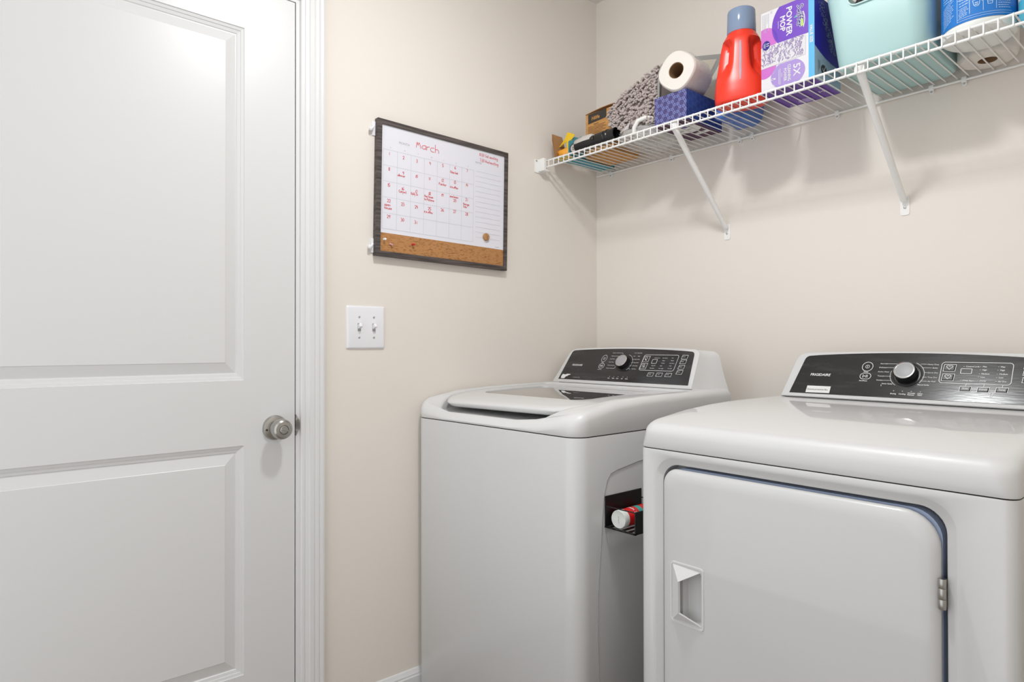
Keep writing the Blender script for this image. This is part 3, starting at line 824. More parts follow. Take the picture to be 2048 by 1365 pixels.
CON_UP = Vector((0, .075, .118))
con, PT = console(dryer, (.870, -.205, .961), (-.004, .606), (.014, .588), .1365, .1460, -.095, .950, .030, .020)
add_panel(con, PT, trapezoid_panel((.0191, .0095), (.5760, .0095), (.5580, .1270), (.0390, .1270), .1390))
dial(con, PT, .3005, .0755, .0235, .0240)
b = MB(); zN = .0021
T_('FRIGIDAIRE', .0638, .0640, .0075, shear=.12, bold=.00015, space=.98)
ring_line(circle(.2053, .0964, .0128, .0135, 32), .0012); ring_line(circle(.2053, .0964, .0046, .0048, 20), .0009); ring_line([(.2053, .0940), (.2053, .0988)], .001, False)
ring_line(rr(.1925, .2185, .0590, .0765, .0085, 6), .0012)
T_('Power', .1990, .0790, .0030, bold=.0001); T_('Start/Pause', .1930, .0525, .0030, bold=.0001)
ring_line([(.1990, .0640), (.1990, .0715), (.2045, .0678)], .001); ring_line([(.2070, .0640), (.2070, .0715)], .0012, False); ring_line([(.2100, .0640), (.2100, .0715)], .0012, False)
for s_, x, y in (('Normal', .2346, .1045), ('Delicates', .2335, .0932), ('Active Wear', .2330, .0805), ('Towels', .2341, .0680), ('Sanitize', .2336, .0560)): T_(s_, x, y, .0036)
T_('Sensor Cycles', .2480, .0464, .0030, bold=.0001); T_('Manual Cycles', .3278, .0470, .0030, bold=.0001)
for s_, x, y in (('Heavy Duty', .3404, .1050), ('Bulky', .3530, .0950), ('Quick Dry', .3440, .0815), ('Time Dry', .3461, .0685), ('Air Fluff', .3478, .0572)): T_(s_, x, y, .0036)
for y, xa, xb in ((.1060, .2500, .2760), (.0947, .2530, .2680), (.0695, .2490, .2650), (.0575, .2500, .2680)): ring_line([(xa, y), (xb, y)], .0008, False)
for y, xa, xb in ((.1068, .3260, .3390), (.0965, .3310, .3510), (.0830, .3375, .3430), (.0700, .3350, .3440), (.0588, .3320, .3460)): ring_line([(xa, y), (xb, y)], .0008, False)
ring_line([(.2480, .0400), (.2470, .0450)], .0008, False); ring_line(circle(.3005, .0755, .0375, .0375, 30, -35, 65), .0009, False); ring_line(circle(.3005, .0755, .0375, .0375, 24, 165, 235), .0009, False)
for s_, x, y in (('Drying', .2725, .0188), ('Cooling', .2914, .0190), ('Wrinkle', .3108, .0222), ('Release', .3108, .0178), ('Clean', .3319, .0222), ('Filter', .3325, .0178)): T_(s_, x, y, .0034, bold=.0001)
for x in (.2790, .2985, .3180, .3375): ring_line(circle(x, .0285, .0007, .0007, 8), .0006)
ring_line(rr(.3712, .5105, .0560, .1137, .0075, 5), .0012)
ring_line(rr(.4119, .4335, .0835, .0965, .0012, 3), .0012)
for s_, x, y in (('Control Lock', .4204, .1012), ('Delay Start', .4190, .0628), ('Max', .4530, .1015), ('High', .4531, .0925), ('Medium', .4529, .0822), ('Low', .4525, .0732), ('Damp', .4522, .0637),
                 ('Max', .4873, .1018), ('High', .4869, .0929), ('Medium', .4866, .0828), ('Low', .4867, .0734), ('Air Dry', .4865, .0633)):
    T_(s_, x, y, .0034, bold=.0001); ring_line([(x - .0045, y + .0015), (x - .003, y + .0015)], .0008, False)
bt = [(.3884, .0979, .022, .0165), (.3884, .0718, .022, .0165), (.4268, .0424, .020, .0110), (.4613, .0417, .020, .0110), (.4959, .0425, .020, .0110), (.5400, .1061, .018, .012), (.5400, .0889, .018, .012), (.5400, .0705, .018, .012)]
for s_, t_, w_, h_ in bt:
    pts = button(con, PT, s_, t_, w_, h_, .001)
    c = Vector((s_, t_)); ring_line([(c.x + (p[0] - c.x) * 1.10, c.y + (p[1] - c.y) * 1.14) for p in pts], .0011)
for x in (.4268, .4613, .4959): ring_line([(x + .001, .0560), (x, .0495)], .0011, False)
ring_line(circle(.4779, .0315, .0028, .0028, 14, -20, 200), .0009, False)
ring_line(rr(.4758, .4800, .0255, .0300, .0006, 2), .0009)
zN = .0039
for s_, x, y in (('Delay', .4215, .0408), ('Dryness', .4535, .0401), ('Temp', .4905, .0409), ('Alert', .5345, .1045), ('Touch', .5335, .0873), ('Chime', .5330, .0690)): T_(s_, x, y, .0035, bold=.0001)
for yc in (.0990, .0728):
    hp = [(0.0062 * math.sin(a) ** 3, .0004 * (13 * math.cos(a) - 5 * math.cos(2 * a) - 2 * math.cos(3 * a) - math.cos(4 * a))) for a in [2 * math.pi * k / 28 for k in range(28)]]
    ring_line([(.3884 + p[0], yc + p[1]) for p in hp], .0010)
b.build('printed_markings', M['print'], con)['kind'] = 'stuff'
MB().tube([(.880, -.2075, .9574), (1.47, -.2075, .9574)], .0009, 6).build('deck_gap', M['dark'], dryer)
b = MB(); b.poly([(.0636, .0115), (.1265, .0120), (.1266, .0325), (.0641, .0325)], 0, PT, .0022); stk = b.build('film_sticker', M['sticker'], con)
b = MB(); put_text(b, 'Remove protective film', .0665, .0195, .0066, PT, .0025, sx=.86); b.build('sticker_lettering', M['ink'], con)

# ------------------------------------------------------------------ magnetic basket and can
bk = thing('magnetic_basket', (wx1, -.667, .650), 'small black metal basket stuck to the side of the washing machine, facing the dryer', 'basket')
by0, by1, bx0, bx1, bz0, bz1 = -.7335, -.5900, wx1 + .0006, wx1 + .0965, .650, .7265
MB().rbox(bx0, bx0 + .002, by0, by1, bz0, bz1, .0008, 1).build('back_panel', M['blacksteel'], bk)
b = MB()
for x in (bx0 + .006, bx0 + .026, bx0 + .046, bx0 + .066): b.box(x, x + .009, by0, by1, bz0, bz0 + .0016)
b.box(bx0, bx1, by0, by0 + .004, bz0 - .001, bz0 + .003); b.box(bx0, bx1, by1 - .004, by1, bz0 - .001, bz0 + .003); b.box(bx1 - .006, bx1, by0, by1, bz0, bz0 + .002)
b.build('slatted_floor', M['blacksteel'], bk)
MB().box(bx1 - .0025, bx1, by0, by1, bz0, bz0 + .054).build('front_panel', M['blacksteel'], bk)
b = MB().tube([(bx0 + .001, by0 + .001, bz0 + .0525), (bx1 - .001, by0 + .001, bz0 + .0525)], .0016, 8)
b.box(bx0 + .001, bx0 + .003, by0, by0 + .003, bz0, bz0 + .054)
b.tube([(bx0 + .001, by1 - .001, bz0 + .0525), (bx1 - .001, by1 - .001, bz0 + .0525)], .0016, 8)
b.build('end_rail', M['blacksteel'], bk, 50)
cx_, cz_ = wx1 + .036, bz0 + .0018 + .0222
can = thing('aerosol_can', (cx_, -.66, bz0 + .0018), 'red can with a white cap lying in the black basket between the machines', 'can')
CT = Matrix.Translation((cx_, -.7235, cz_)) @ Matrix.Rotation(R(-90), 4, 'X') @ Matrix.Rotation(R(-2), 4, 'Y')
MB().lathe([(.0195, .0008), (.0212, 0), (.0222, .0015), (.0222, .018), (.0215, .0185)], CT, 36).build('can_cap', M['tubwhite'], can, 35)
b = MB(); KT2 = CT @ Matrix.Rotation(R(180), 4, 'Y') @ Matrix.Rotation(R(90), 4, 'Z')
for x0, x1, y in ((-.008, -.005, 0), (-.0035, -.001, .0006), (.0005, .003, 0), (.0045, .008, .0004)): b.ribbon([(x0, y), (x1, y), (x1 - .001, y + .002)], .0007, 0, KT2, .0002)
b.build('cap_embossing', M['print_dim'], can)['kind'] = 'stuff'
MB().lathe([(.0205, .018), (.0215, .0195), (.0215, .120), (.019, .124)], CT, 36).build('can_body', M['canred'], can, 35)
b = MB()
def on_can(a0, a1, h0, h1, mi, rr_=.02165, n=12):
    lo = [[(rr_ * math.cos(R(a0 + (a1 - a0) * k / n)), rr_ * math.sin(R(a0 + (a1 - a0) * k / n)), h) for h in (h0, h1)] for k in range(n + 1)]
    b.loft(lo, False, False, mi, CT, closed=False)
on_can(-150, 20, .062, .078, 0)
b.build('can_band', M['canteal'], can)
b = MB()
vs, fs = text_tris('Stain 2-in-1', .0125, bold=.0002)
for ang, hh in ((-38, .043),):
    b.add([(.0217 * math.cos(R(ang) + (p[0] - .03) / .0217), .0217 * math.sin(R(ang) + (p[0] - .03) / .0217), hh + p[1]) for p in vs], fs, 0, CT)
b.build('can_lettering', M['print'], can)
#@@ITEMS
# ================================================================== THINGS ON THE SHELF (left to right)
def face(o, ex, ey): return basis(o, ex, ey)
def slab(mb, pts3, th, mi=0):
    n = (Vector(pts3[1]) - Vector(pts3[0])).cross(Vector(pts3[2]) - Vector(pts3[0])).normalized() * th
    return mb.loft([[Vector(p) for p in pts3], [Vector(p) + n for p in pts3]], True, True, mi)
def blob(mb, c, rad, nu=28, nv=16, amp=.12, fr=2.2, seed=0, zmin=None, mi=0, pw=1.0):
    from mathutils import noise
    vs = []; fs = []
    for j in range(nv + 1):
        th = math.pi * j / nv
        for i in range(nu):
            ph = 2 * math.pi * i / nu
            d = Vector((math.sin(th) * math.cos(ph), math.sin(th) * math.sin(ph), math.cos(th)))
            d = Vector([math.copysign(abs(k) ** pw, k) for k in d])
            k = 1 + amp * noise.noise(d * fr + Vector((seed, seed * 1.7, 0)))
            p = Vector((c[0] + d.x * rad[0] * k, c[1] + d.y * rad[1] * k, c[2] + d.z * rad[2] * k))
            if zmin is not None: p.z = max(zmin, p.z)
            vs.append(p)
    for j in range(nv):
        for i in range(nu):
            a, q = j * nu + i, j * nu + (i + 1) % nu
            fs.append((a, q, q + nu, a + nu))
    return mb.add(vs, fs, mi)

# --- torn yellow carton
cart = thing('torn_carton', (.098, -.16, ZT), 'torn yellow and teal carton at the left end of the wire shelf', 'carton')
cx0, cx1, cy0, cy1 = .050, .119, -.282, -.030
MB().box(cx0, cx1, cy0, cy1, ZT, ZT + .0016).build('carton_bottom', M['teal_card'], cart)
b = MB()
b.box(cx0 + .002, cx0 + .062, cy0 + .002, cy0 + .030, ZT - .0004, ZT)
b.build('bottom_print', M['yellow'], cart)
b = MB(); slab(b, [(cx0, cy1, ZT), (cx0, cy0, ZT), (cx0 - .004, cy0 - .012, ZT + .070), (cx0 - .010, cy0 - .006, ZT + .094), (cx0, cy0 + .035, ZT + .088), (cx0, cy0 + .055, ZT + .034), (cx0, cy1, ZT + .030)], -.0016)
b.build('carton_side', M['kraft_in'], cart)
b = MB(); slab(b, [(cx1, cy0, ZT), (cx1, cy1, ZT), (cx1, cy1, ZT + .070), (cx1, cy0 + .10, ZT + .077), (cx1, cy0 + .030, ZT + .072), (cx1, cy0, ZT + .05)], -.0016)
b.build('carton_side', M['teal_card'], cart)
b = MB(); slab(b, [(cx0, cy1, ZT), (cx1, cy1, ZT), (cx1, cy1, ZT + .065), (cx0, cy1, ZT + .062)], .0016)
b.build('carton_back', M['teal_card'], cart)
b = MB()
slab(b, [(.040, -.258, ZT + .046), (.070, -.262, ZT + .055), (.094, -.266, ZT + .058), (.094, -.268, ZT + .010), (.116, -.270, ZT + .010), (.119, -.270, ZT + .056), (.130, -.262, ZT + .077), (.090, -.258, ZT + .096), (.076, -.258, ZT + .074)], .0015)
b.build('torn_flap', M['yellow'], cart)
b = MB(); blob(b, (.078, -.256, ZT + .019), (.034, .024, .020), 24, 12, .25, 2.0, 3, ZT + .0017)
b.build('orange_pouch', M['orange'], cart, 60)
b = MB(); slab(b, [(.062, -.225, ZT + .004), (.118, -.225, ZT + .004), (.118, -.225, ZT + .050), (.07, -.225, ZT + .046)], .0015); b.build('inner_flap', M['kraft_in'], cart)
b = MB(); slab(b, [(.108, -.214, ZT + .010), (.126, -.2135, ZT + .020), (.158, -.2125, ZT + .058), (.118, -.214, ZT + .082), (.108, -.214, ZT + .080)], .0015); b.build('teal_flap', M['teal_card'], cart)

# --- handheld vacuum
vac = thing('handheld_vacuum', (.245, -.262, ZT), 'small black handheld vacuum with a clear dust cup lying on the shelf', 'handheld vacuum')
VT = basis((.140, -.266, ZT + .0265), (0, 0, 1), (0, -1, .0)) @ Matrix.Identity(4)
ex = Vector((1, .06, .10)).normalized()
def axis_T(o, d):
    d = Vector(d).normalized(); a = Vector((0, -1, 0)); a = (a - d * a.dot(d)).normalized(); c = d.cross(a)
    m = Matrix((a, c, d)).transposed().to_4x4(); m.translation = Vector(o); return m
VT = axis_T((.128, -.266, ZT + .0245), (1, .03, .035))
MB().lathe([(.0225, .022), (.0228, .050), (.0222, .100), (.0195, .118)], VT, 28).build('body', M['black'], vac, 40)
VL = axis_T((.1440, -.274, ZT + .0195), (.42, -.90, .06))
MB().lathe([(.0165, -.010), (.0185, -.004), (.0190, .004), (.0182, .0065), (.0160, .0068), (.0155, .0055)], VL, 32).build('front_ring', M['black'], vac, 40)
MB().lathe([(.0158, .0058), (.0150, .0068), (.008, .0078), (.001, .0080)], VL, 28).build('clear_cap', M['lens'], vac, 40)
b = MB()
for a in (-.0035, .0035): b.rbox(-.0075, .0075, a - .0012, a + .0012, .0076, .0088, .0004, 1, 0, VL)
b.build('vent_fins', M['nickel_dark'], vac)
b = MB(); lp = []
for h, r_ in ((.014, .018), (.020, .0255), (.060, .0280), (.090, .0268), (.104, .020)):
    lp.append([(r_ * math.cos(R(a)) * .86, -r_ * math.sin(R(a)) * 1.12, h) for a in range(10, 171, 10)])
b.loft(lp, False, False, 0, VT, closed=False); b.build('dust_cup', M['clearp'], vac, 60)
MB().lathe([(.0200, .112), (.0232, .114), (.0236, .150), (.0215, .153), (.0215, .158), (.0245, .160), (.0245, .165), (.0222, .168), (.0225, .196), (.0205, .197), (.0195, .190), (.0170, .165)], VT, 32, cap0=True, cap1=True).build('nozzle', M['black'], vac, 35)
MB().rbox(-.004, .006, -.006, .006, .102, .113, .002, 2, 0, VT @ Matrix.Translation((.019, -.004, 0))).build('power_switch', M['nickel_dark'], vac, 40)

# --- brown box
hx, hy, hz = (.1266, .262), (-.200, -.062), (ZT, 1.9445)
hb = thing('brown_box', (.194, -.131, ZT), 'brown cardboard box with a black name panel, standing behind the handheld vacuum', 'box')
b = MB().rbox(hx[0], hx[1], hy[0], hy[1], hz[0], hz[1], .0012, 1)
b.build('carton_body', M['kraft'], hb)
b = MB(); lp = []
for k in range(6):
    u = k / 5; lp.append([(hx[0] + (hx[1] - hx[0]) * u, y, hz[1] + .0005 + (.007 * math.sin(u * 2.0)) * (1 - (y - hy[0]) / .14 * .4)) for y in (hy[0] - .001, hy[1])])
b.loft(lp, False, False, closed=False)
lp2 = [[(p[0], p[1], p[2] + .0018) for p in l] for l in lp]; b.loft(lp2, False, False, closed=False)
b.loft([[l[0] for l in lp], [l[0] for l in lp2]], False, False, closed=False)
b.build('top_flap', M['kraft_in'], hb)
HT = face((0, hy[0] - .0005, 0), (1, 0, 0), (0, 0, 1))
MB().poly([(.1395, 1.9075), (.2270, 1.9125), (.2270, 1.9440), (.1395, 1.9425)], 0, HT).build('name_panel', M['hil_black'], hb)
b = MB(); put_text(b, 'Hilife', .1560, 1.9185, .0185, HT, .0005, bold=.0004, shear=.1); b.build('name_lettering', M['kraft'], hb)
b = MB()
put_text(b, 'Model No', .166, 1.9000, .0058, HT, .0003, bold=.0002)
for k, (wa, wb) in enumerate(((.1400, .222), (.1400, .216), (.1400, .225), (.1400, .212), (.1400, .224), (.1400, .205), (.1400, .220))):
    x = wa; y = 1.8955 - .0052 * k; rnd = random.Random(k)
    while x < wb:
        l = rnd.uniform(.003, .009); b.ribbon([(x, y), (min(wb, x + l), y + .0001)], .0014, 0, HT, .0003); x += l + .0016
o = b.build('box_lettering', M['hil_ink'], hb); o['kind'] = 'stuff'

# --- chenille mop pad
mop = thing('mop_pad', (.38, -.17, ZT + .04), 'grey shaggy chenille mop pad propped up left of the paper roll', 'mop pad')
outl = [(.335, 1.832), (.284, 1.856), (.270, 1.90), (.30, 1.935), (.345, 1.957), (.415, 1.978), (.455, 1.993), (.479, 2.003), (.481, 1.832)]
b = MB()
def orow(s_, y): 
    cx_, cz_ = .395, 1.90
    return [(cx_ + (p[0] - cx_) * s_, y, cz_ + (p[1] - cz_) * s_) for p in outl]
b.loft([orow(.86, -.236), orow(.97, -.228), orow(1, -.21), orow(1, -.16), orow(.95, -.13)], True, True)
b.build('pad_core', M['chenille_in'], mop, 50)
b = MB(); rnd = random.Random(11)
def inside(x, z):
    c = False
    for i in range(len(outl)):
        (x1, z1), (x2, z2) = outl[i], outl[(i + 1) % len(outl)]
        if (z1 > z) != (z2 > z) and x < (x2 - x1) * (z - z1) / (z2 - z1) + x1: c = not c
    return c
def finger(p, d, L, r_):
    d = d.normalized(); mid = p + d * L * .55 + Vector((rnd.uniform(-.0015, .0015), 0, rnd.uniform(-.002, 0)))
    tip = p + d * L + Vector((rnd.uniform(-.003, .003), rnd.uniform(-.001, .001), -.22 * L + rnd.uniform(-.002, .001)))
    e = (tip - mid).normalized() * r_ * .8
    b.tube([p, mid, tip, tip + e], [r_ * .9, r_, r_ * .95, r_ * .45], 6)
n_f = 0
while n_f < 620:
    x, z = rnd.uniform(.262, .484), rnd.uniform(1.83, 2.005)
    if not inside(x, z): continue
    finger(Vector((x, -.232, z)), Vector((rnd.uniform(-.5, .4), -1, rnd.uniform(-.7, .35))), rnd.uniform(.013, .022), rnd.uniform(.0034, .0044)); n_f += 1
for i in range(len(outl) - 1):
    a, c = Vector((outl[i][0], 0, outl[i][1])), Vector((outl[i + 1][0], 0, outl[i + 1][1]))
    nrm = Vector((-(c.z - a.z), 0, (c.x - a.x))).normalized()
    if i == 7: continue
    cnt = int((c - a).length / .0075 * 7)
    for k in range(cnt):
        p = a.lerp(c, rnd.random()); p.y = rnd.uniform(-.232, -.14)
        if (p.z > 1.875):
            finger(p - nrm * .004, nrm + Vector((rnd.uniform(-.5, .5), rnd.uniform(-.6, .3), rnd.uniform(-.4, .4))), rnd.uniform(.009, .015), rnd.uniform(.0032, .0040))
o = b.build('chenille_pile', M['chenille'], mop, 70); o['kind'] = 'stuff'
b = MB().tube([(.484, -.243, 1.885), (.486, -.245, 1.93), (.4865, -.243, 1.97), (.4885, -.232, 2.000), (.494, -.205, 2.016), (.506, -.17, 2.026)], [.0035, .0045, .0045, .0045, .0045, .004], 8)
b.build('fabric_rim', M['greycloth'], mop, 60)
b = MB(); slab(b, [(.492, -.165, 1.890), (.540, -.130, 1.890), (.584, -.098, 1.965), (.618, -.073, 2.040), (.500, -.160, 2.040)], .004)
b.build('backing', M['greycloth'], mop)
b = MB(); d_ = Vector((.08, -.11, 0)).normalized() * .0050
b.add([Vector(p) + d_ for p in ((.506, -.1548, 1.900), (.536, -.1330, 1.900), (.574, -.1053, 1.966), (.598, -.0878, 2.024), (.508, -.1532, 2.026))], [(0, 1, 2, 3, 4)])
b.build('backing_lining', M['beige_in'], mop)

# --- clear bag with hose
bagt = thing('clear_bag', (.39, -.15, ZT), 'clear plastic bag holding a white coiled hose, under the shaggy mop pad', 'plastic bag')
b = MB(); blob(b, (.388, -.148, ZT + .018), (.100, .120, .030), 40, 20, .16, 3.5, 5, ZT + .0006, 0, .8)
for i, v in enumerate(b.v): b.v[i].z = min(v.z, ZT + .044)
b.build('bag_film', M['bag'], bagt, 70)
b = MB(); slab(b, [(.345, -.262, ZT + .030), (.375, -.262, ZT + .034), (.382, -.258, ZT + .058), (.366, -.258, ZT + .048)], .0008); b.build('bag_corner', M['bag'], bagt)
path = []
for k in range(90):
    a = k * .30; rr_ = .062 - .0002 * k
    path.append((.405 + rr_ * math.cos(a), -.160 + rr_ * 1.25 * math.sin(a), ZT + .0095 + .00018 * k))
MB().tube(path, .0075, 10).build('hose_coil', M['hose'], bagt, 60)
b = MB().tube([(.400, -.262, ZT + .008), (.404, -.266, ZT + .030), (.416, -.262, ZT + .050), (.436, -.250, ZT + .058), (.455, -.235, ZT + .054)], .0075, 10); b.build('hose_end', M['hose'], bagt, 60)
for k in range(4):
    MB().tube([(.425 + .004 * k, -.255 + .002 * k, ZT + .012 + .007 * k), (.455, -.245, ZT + .022 + .0075 * k), (.490, -.235, ZT + .020 + .007 * k)], .0028, 8).build('cord', M['grey_cord'], bagt, 60)

# --- tissue box
tx0, tx1, ty0, ty1, tz1 = .4975, .6150, -.282, -.088, 1.8765
tb = thing('tissue_box', (.556, -.185, ZT), 'dark blue tissue box with a hexagon line pattern, under the paper roll', 'tissue box')
b = MB()
V8 = [(tx0, ty0, ZT), (tx1, ty0, ZT), (tx1, ty1, ZT), (tx0, ty1, ZT), (tx0, ty0, tz1), (tx1, ty0, tz1), (tx1, ty1, tz1), (tx0, ty1, tz1)]
b.add(V8, [(0, 1, 5, 4)], 0); b.add(V8, [(1, 2, 6, 5), (2, 3, 7, 6), (3, 0, 4, 7), (4, 5, 6, 7)], 1); b.add(V8, [(3, 2, 1, 0)], 2)
b.build('carton_body', [M['tissue_f'], M['tissue_s'], M['plum']], tb)
def hexprint(mb, T, W_, H_, rad, wd, z):
    def seg(p, q):
        # clip a segment to the face
        t0, t1 = 0.0, 1.0; dx, dy = q[0] - p[0], q[1] - p[1]
        for pp, qq in ((-dx, p[0]), (dx, W_ - p[0]), (-dy, p[1]), (dy, H_ - p[1])):
            if abs(pp) < 1e-9:
                if qq < 0: return
            else:
                r_ = qq / pp
                if pp < 0: t0 = max(t0, r_)
                else: t1 = min(t1, r_)
        if t0 < t1: mb.ribbon([(p[0] + dx * t0, p[1] + dy * t0), (p[0] + dx * t1, p[1] + dy * t1)], wd, 0, T, z)
    st = rad * 1.42; i = 0; x = 0.0
    while x < W_ + rad * 2:
        y = (0 if i % 2 else st * .5) - rad
        while y < H_ + rad * 2:
            for rr_, rot in ((rad, 0), (rad * .72, 30)):
                ps = [(x + rr_ * math.cos(R(60 * k + rot)), y + rr_ * math.sin(R(60 * k + rot))) for k in range(6)]
                if rr_ == rad:
                    for k in range(6): seg(ps[k], ps[(k + 1) % 6])
            y += st
        x += st * .86; i += 1
b = MB(); hexprint(b, face((tx0, ty0 - .0004, ZT), (1, 0, 0), (0, 0, 1)), tx1 - tx0, tz1 - ZT, .0165, .0009, 0)
o = b.build('hexagon_print', M['hexline'], tb); o['kind'] = 'stuff'
b = MB(); hexprint(b, face((tx1 + .0004, ty0, ZT), (0, 1, 0), (0, 0, 1)), ty1 - ty0, tz1 - ZT, .0165, .0009, 0)
o = b.build('hexagon_print', M['hexline2'], tb); o['kind'] = 'stuff'
BT2 = face((.556, -.185, ZT - .0005), (1, 0, 0), (0, -1, 0))
MB().poly(circle(.002, .012, .046, .036, 32), 0, BT2).build('base_label', M['sticker'], tb)
b = MB(); put_text(b, 'ultra soft', -.030, .004, .0145, BT2, .0003); put_text(b, '3 ply', .006, -.051, .011, BT2, .0005); b.build('base_lettering', M['plum'], tb)
MB().poly(circle(.012, .034, .014, .008, 24), 0, BT2, .0003).build('base_badge', M['navy'], tb)
MB().poly([(-.01, -.060), (.046, -.055), (.048, -.036), (-.008, -.040)], 0, BT2, .0001).build('base_tab', M['sticker'], tb)

# --- paper roll on the tissue box
def roll(name, o, d, r_, L, label, core_r=.0245, squash=1.0):
    t = thing(name, (o[0], o[1], o[2] - (r_ if abs(d[2]) < .5 else 0)), label, 'paper roll')
    T = axis_T(o, d)
    n = 44
    def ring(rad, h):
        w_ = .035 if rad > core_r * 1.5 else .008
        return [(rad * math.cos(2 * math.pi * i / n) * (1 + w_ * math.cos(4 * 2 * math.pi * i / n + .5)), rad * math.sin(2 * math.pi * i / n) * squash * (1 + w_ * math.cos(4 * 2 * math.pi * i / n + .5)), h) for i in range(n)]
    b = MB().loft([ring(core_r, 0), ring(r_ * .93, 0), ring(r_ * .985, .004), ring(r_, .010), ring(r_, L - .008), ring(r_ * .97, L), ring(core_r, L)], False, False, 0, T)
    b.build('paper', M['paper'], t, 40)
    b = MB().loft([ring(core_r, .0008), ring(core_r * 1.0, L - .0008), ring(core_r * .93, L - .0008), ring(core_r * .93, .0008)], False, False, 0, T)
    b.loft([ring(core_r * .93, .0008), ring(core_r, .0008)], False, False, 0, T)
    b.build('cardboard_core', M['core'], t, 50)
    return t, T
rl, RT = roll('paper_roll', (.5840, -.290, tz1 + .0615), (-.15, 1, 0), .0605, .122, 'white paper roll partly in clear wrap, lying on top of the tissue box')
b = MB(); n = 36
def fr(rad, h, j=0): return [(rad * (1 + .04 * math.sin(i * 2.7 + j)) * math.cos(2 * math.pi * i / n), rad * (1 + .04 * math.sin(i * 2.7 + j)) * math.sin(2 * math.pi * i / n), h) for i in range(n)]
b.loft([fr(.0640, .030), fr(.0638, .075), fr(.0635, .122, 1), fr(.056, .130, 2), fr(.034, .136, 3)], False, False, 0, RT)
b.build('clear_wrap', M['film'], rl, 70)
b = MB(); b.tube([RT @ Vector(p) for p in ((.020, .0618, .050), (.030, .0580, .060), (.041, .0506, .078), (.039, .0524, .080), (.027, .0596, .064), (.020, .0618, .050))], .0008, 6); b.build('red_print', M['marker'], rl, 60)

# --- blue pack behind the bottle
bp = thing('blue_pack', (.688, -.115, ZT), 'blue translucent plastic pack against the wall behind the red bottle', 'plastic pack')
b = MB(); blob(b, (.690, -.105, ZT + .080), (.052, .075, .081), 32, 20, .10, 2.0, 9, ZT + .0004, 0, .55)
b.build('pack_film', M['bluepack'], bp, 60)
b = MB(); blob(b, (.690, -.175, ZT + .020), (.042, .020, .019), 20, 10, .2, 2.5, 2, ZT + .0003, 0, .6); b.build('pack_fold', M['bluepack'], bp, 60)

# --- red detergent bottle
bo = thing('detergent_bottle', (.774, -.246, ZT), 'large red laundry detergent bottle with a blue-grey measuring cap', 'bottle')
bc = (.7740, -.2440); BROT = R(26)
SEC = [(.000, .056, .038), (.003, .066, .046), (.010, .0720, .0505), (.030, .0740, .0515), (.060, .0715, .051), (.090, .0675, .049), (.120, .0625, .048), (.150, .0580, .047), (.170, .0545, .046), (.185, .0505, .044), (.196, .0455, .041), (.203, .0405, .0395), (.2065, .0385, .0385), (.215, .0385, .0385)]
def sec(h):
    for (h0, a0, b0), (h1, a1, b1) in zip(SEC, SEC[1:]):
        if h <= h1:
            u = (h - h0) / (h1 - h0); return a0 + (a1 - a0) * u, b0 + (b1 - b0) * u
    return SEC[-1][1:]
b = MB(); lp = []; hs = [0, .002, .005, .010, .018] + [.026 + .0072 * k for k in range(23)] + [.190, .196, .2, .203, .2065, .215]
N = 72
for h in hs:
    a_, b_ = sec(h); ring = []
    for i in range(N):
        th = 2 * math.pi * i / N
        c_, s_ = math.cos(th), math.sin(th); e = .78 if h < .19 else 1.0
        x = a_ * math.copysign(abs(c_) ** e, c_); y = b_ * math.copysign(abs(s_) ** e, s_)
        dent = 0
        for fa in (270 - 50, 270 + 50):
            da = (math.degrees(th) - fa + 180) % 360 - 180
            lo = .065 if abs(da) < 60 else 0
            hh = 0
            if .050 < h < .186:
                hh = min(1, (h - .050 - abs(da) * .0008) / .055) if h < .125 else min(1, (.186 - h) / .020)
                hh = max(0, hh); hh = hh * hh * (3 - 2 * hh)
            k = max(0, 1 - (abs(da) / 33) ** 3.0)
            k = k * k * (3 - 2 * k); dent = max(dent, hh * min(1, k * 1.25))
        f = 1 - dent * .40
        x *= f; y *= f
        ring.append((bc[0] + x * math.cos(BROT) - y * math.sin(BROT), bc[1] + x * math.sin(BROT) + y * math.cos(BROT), ZT + h))
    lp.append(ring)
b.loft(lp, True, True); b.build('bottle_body', M['redbottle'], bo, 60)
CTb = Matrix.Translation((bc[0], bc[1], ZT + .2068))
b = MB().lathe([(.0392, 0), (.0398, .001), (.0384, .062), (.0374, .0655), (.0355, .067), (.0340, .066), (.0340, .064)], CTb, 40)
b.build('measuring_cap', M['bluecap'], bo, 40)
b = MB()
pp = []
for h in (.060, .075, .09, .105, .12, .135, .15, .165, .172):
    a_, b_ = sec(h); pp.append((bc[0] + (b_ + .0008) * math.sin(BROT), bc[1] - (b_ + .0008) * math.cos(BROT), ZT + h))
wv = [.0012, .0026, .003, .003, .003, .003, .003, .0026, .0014]
b.loft([[(p[0] - q * math.cos(BROT), p[1] - q * math.sin(BROT), p[2]), (p[0] + q * math.cos(BROT), p[1] + q * math.sin(BROT), p[2])] for p, q in zip(pp, wv)], False, False, closed=False)
b.build('level_strip', M['strip'], bo)

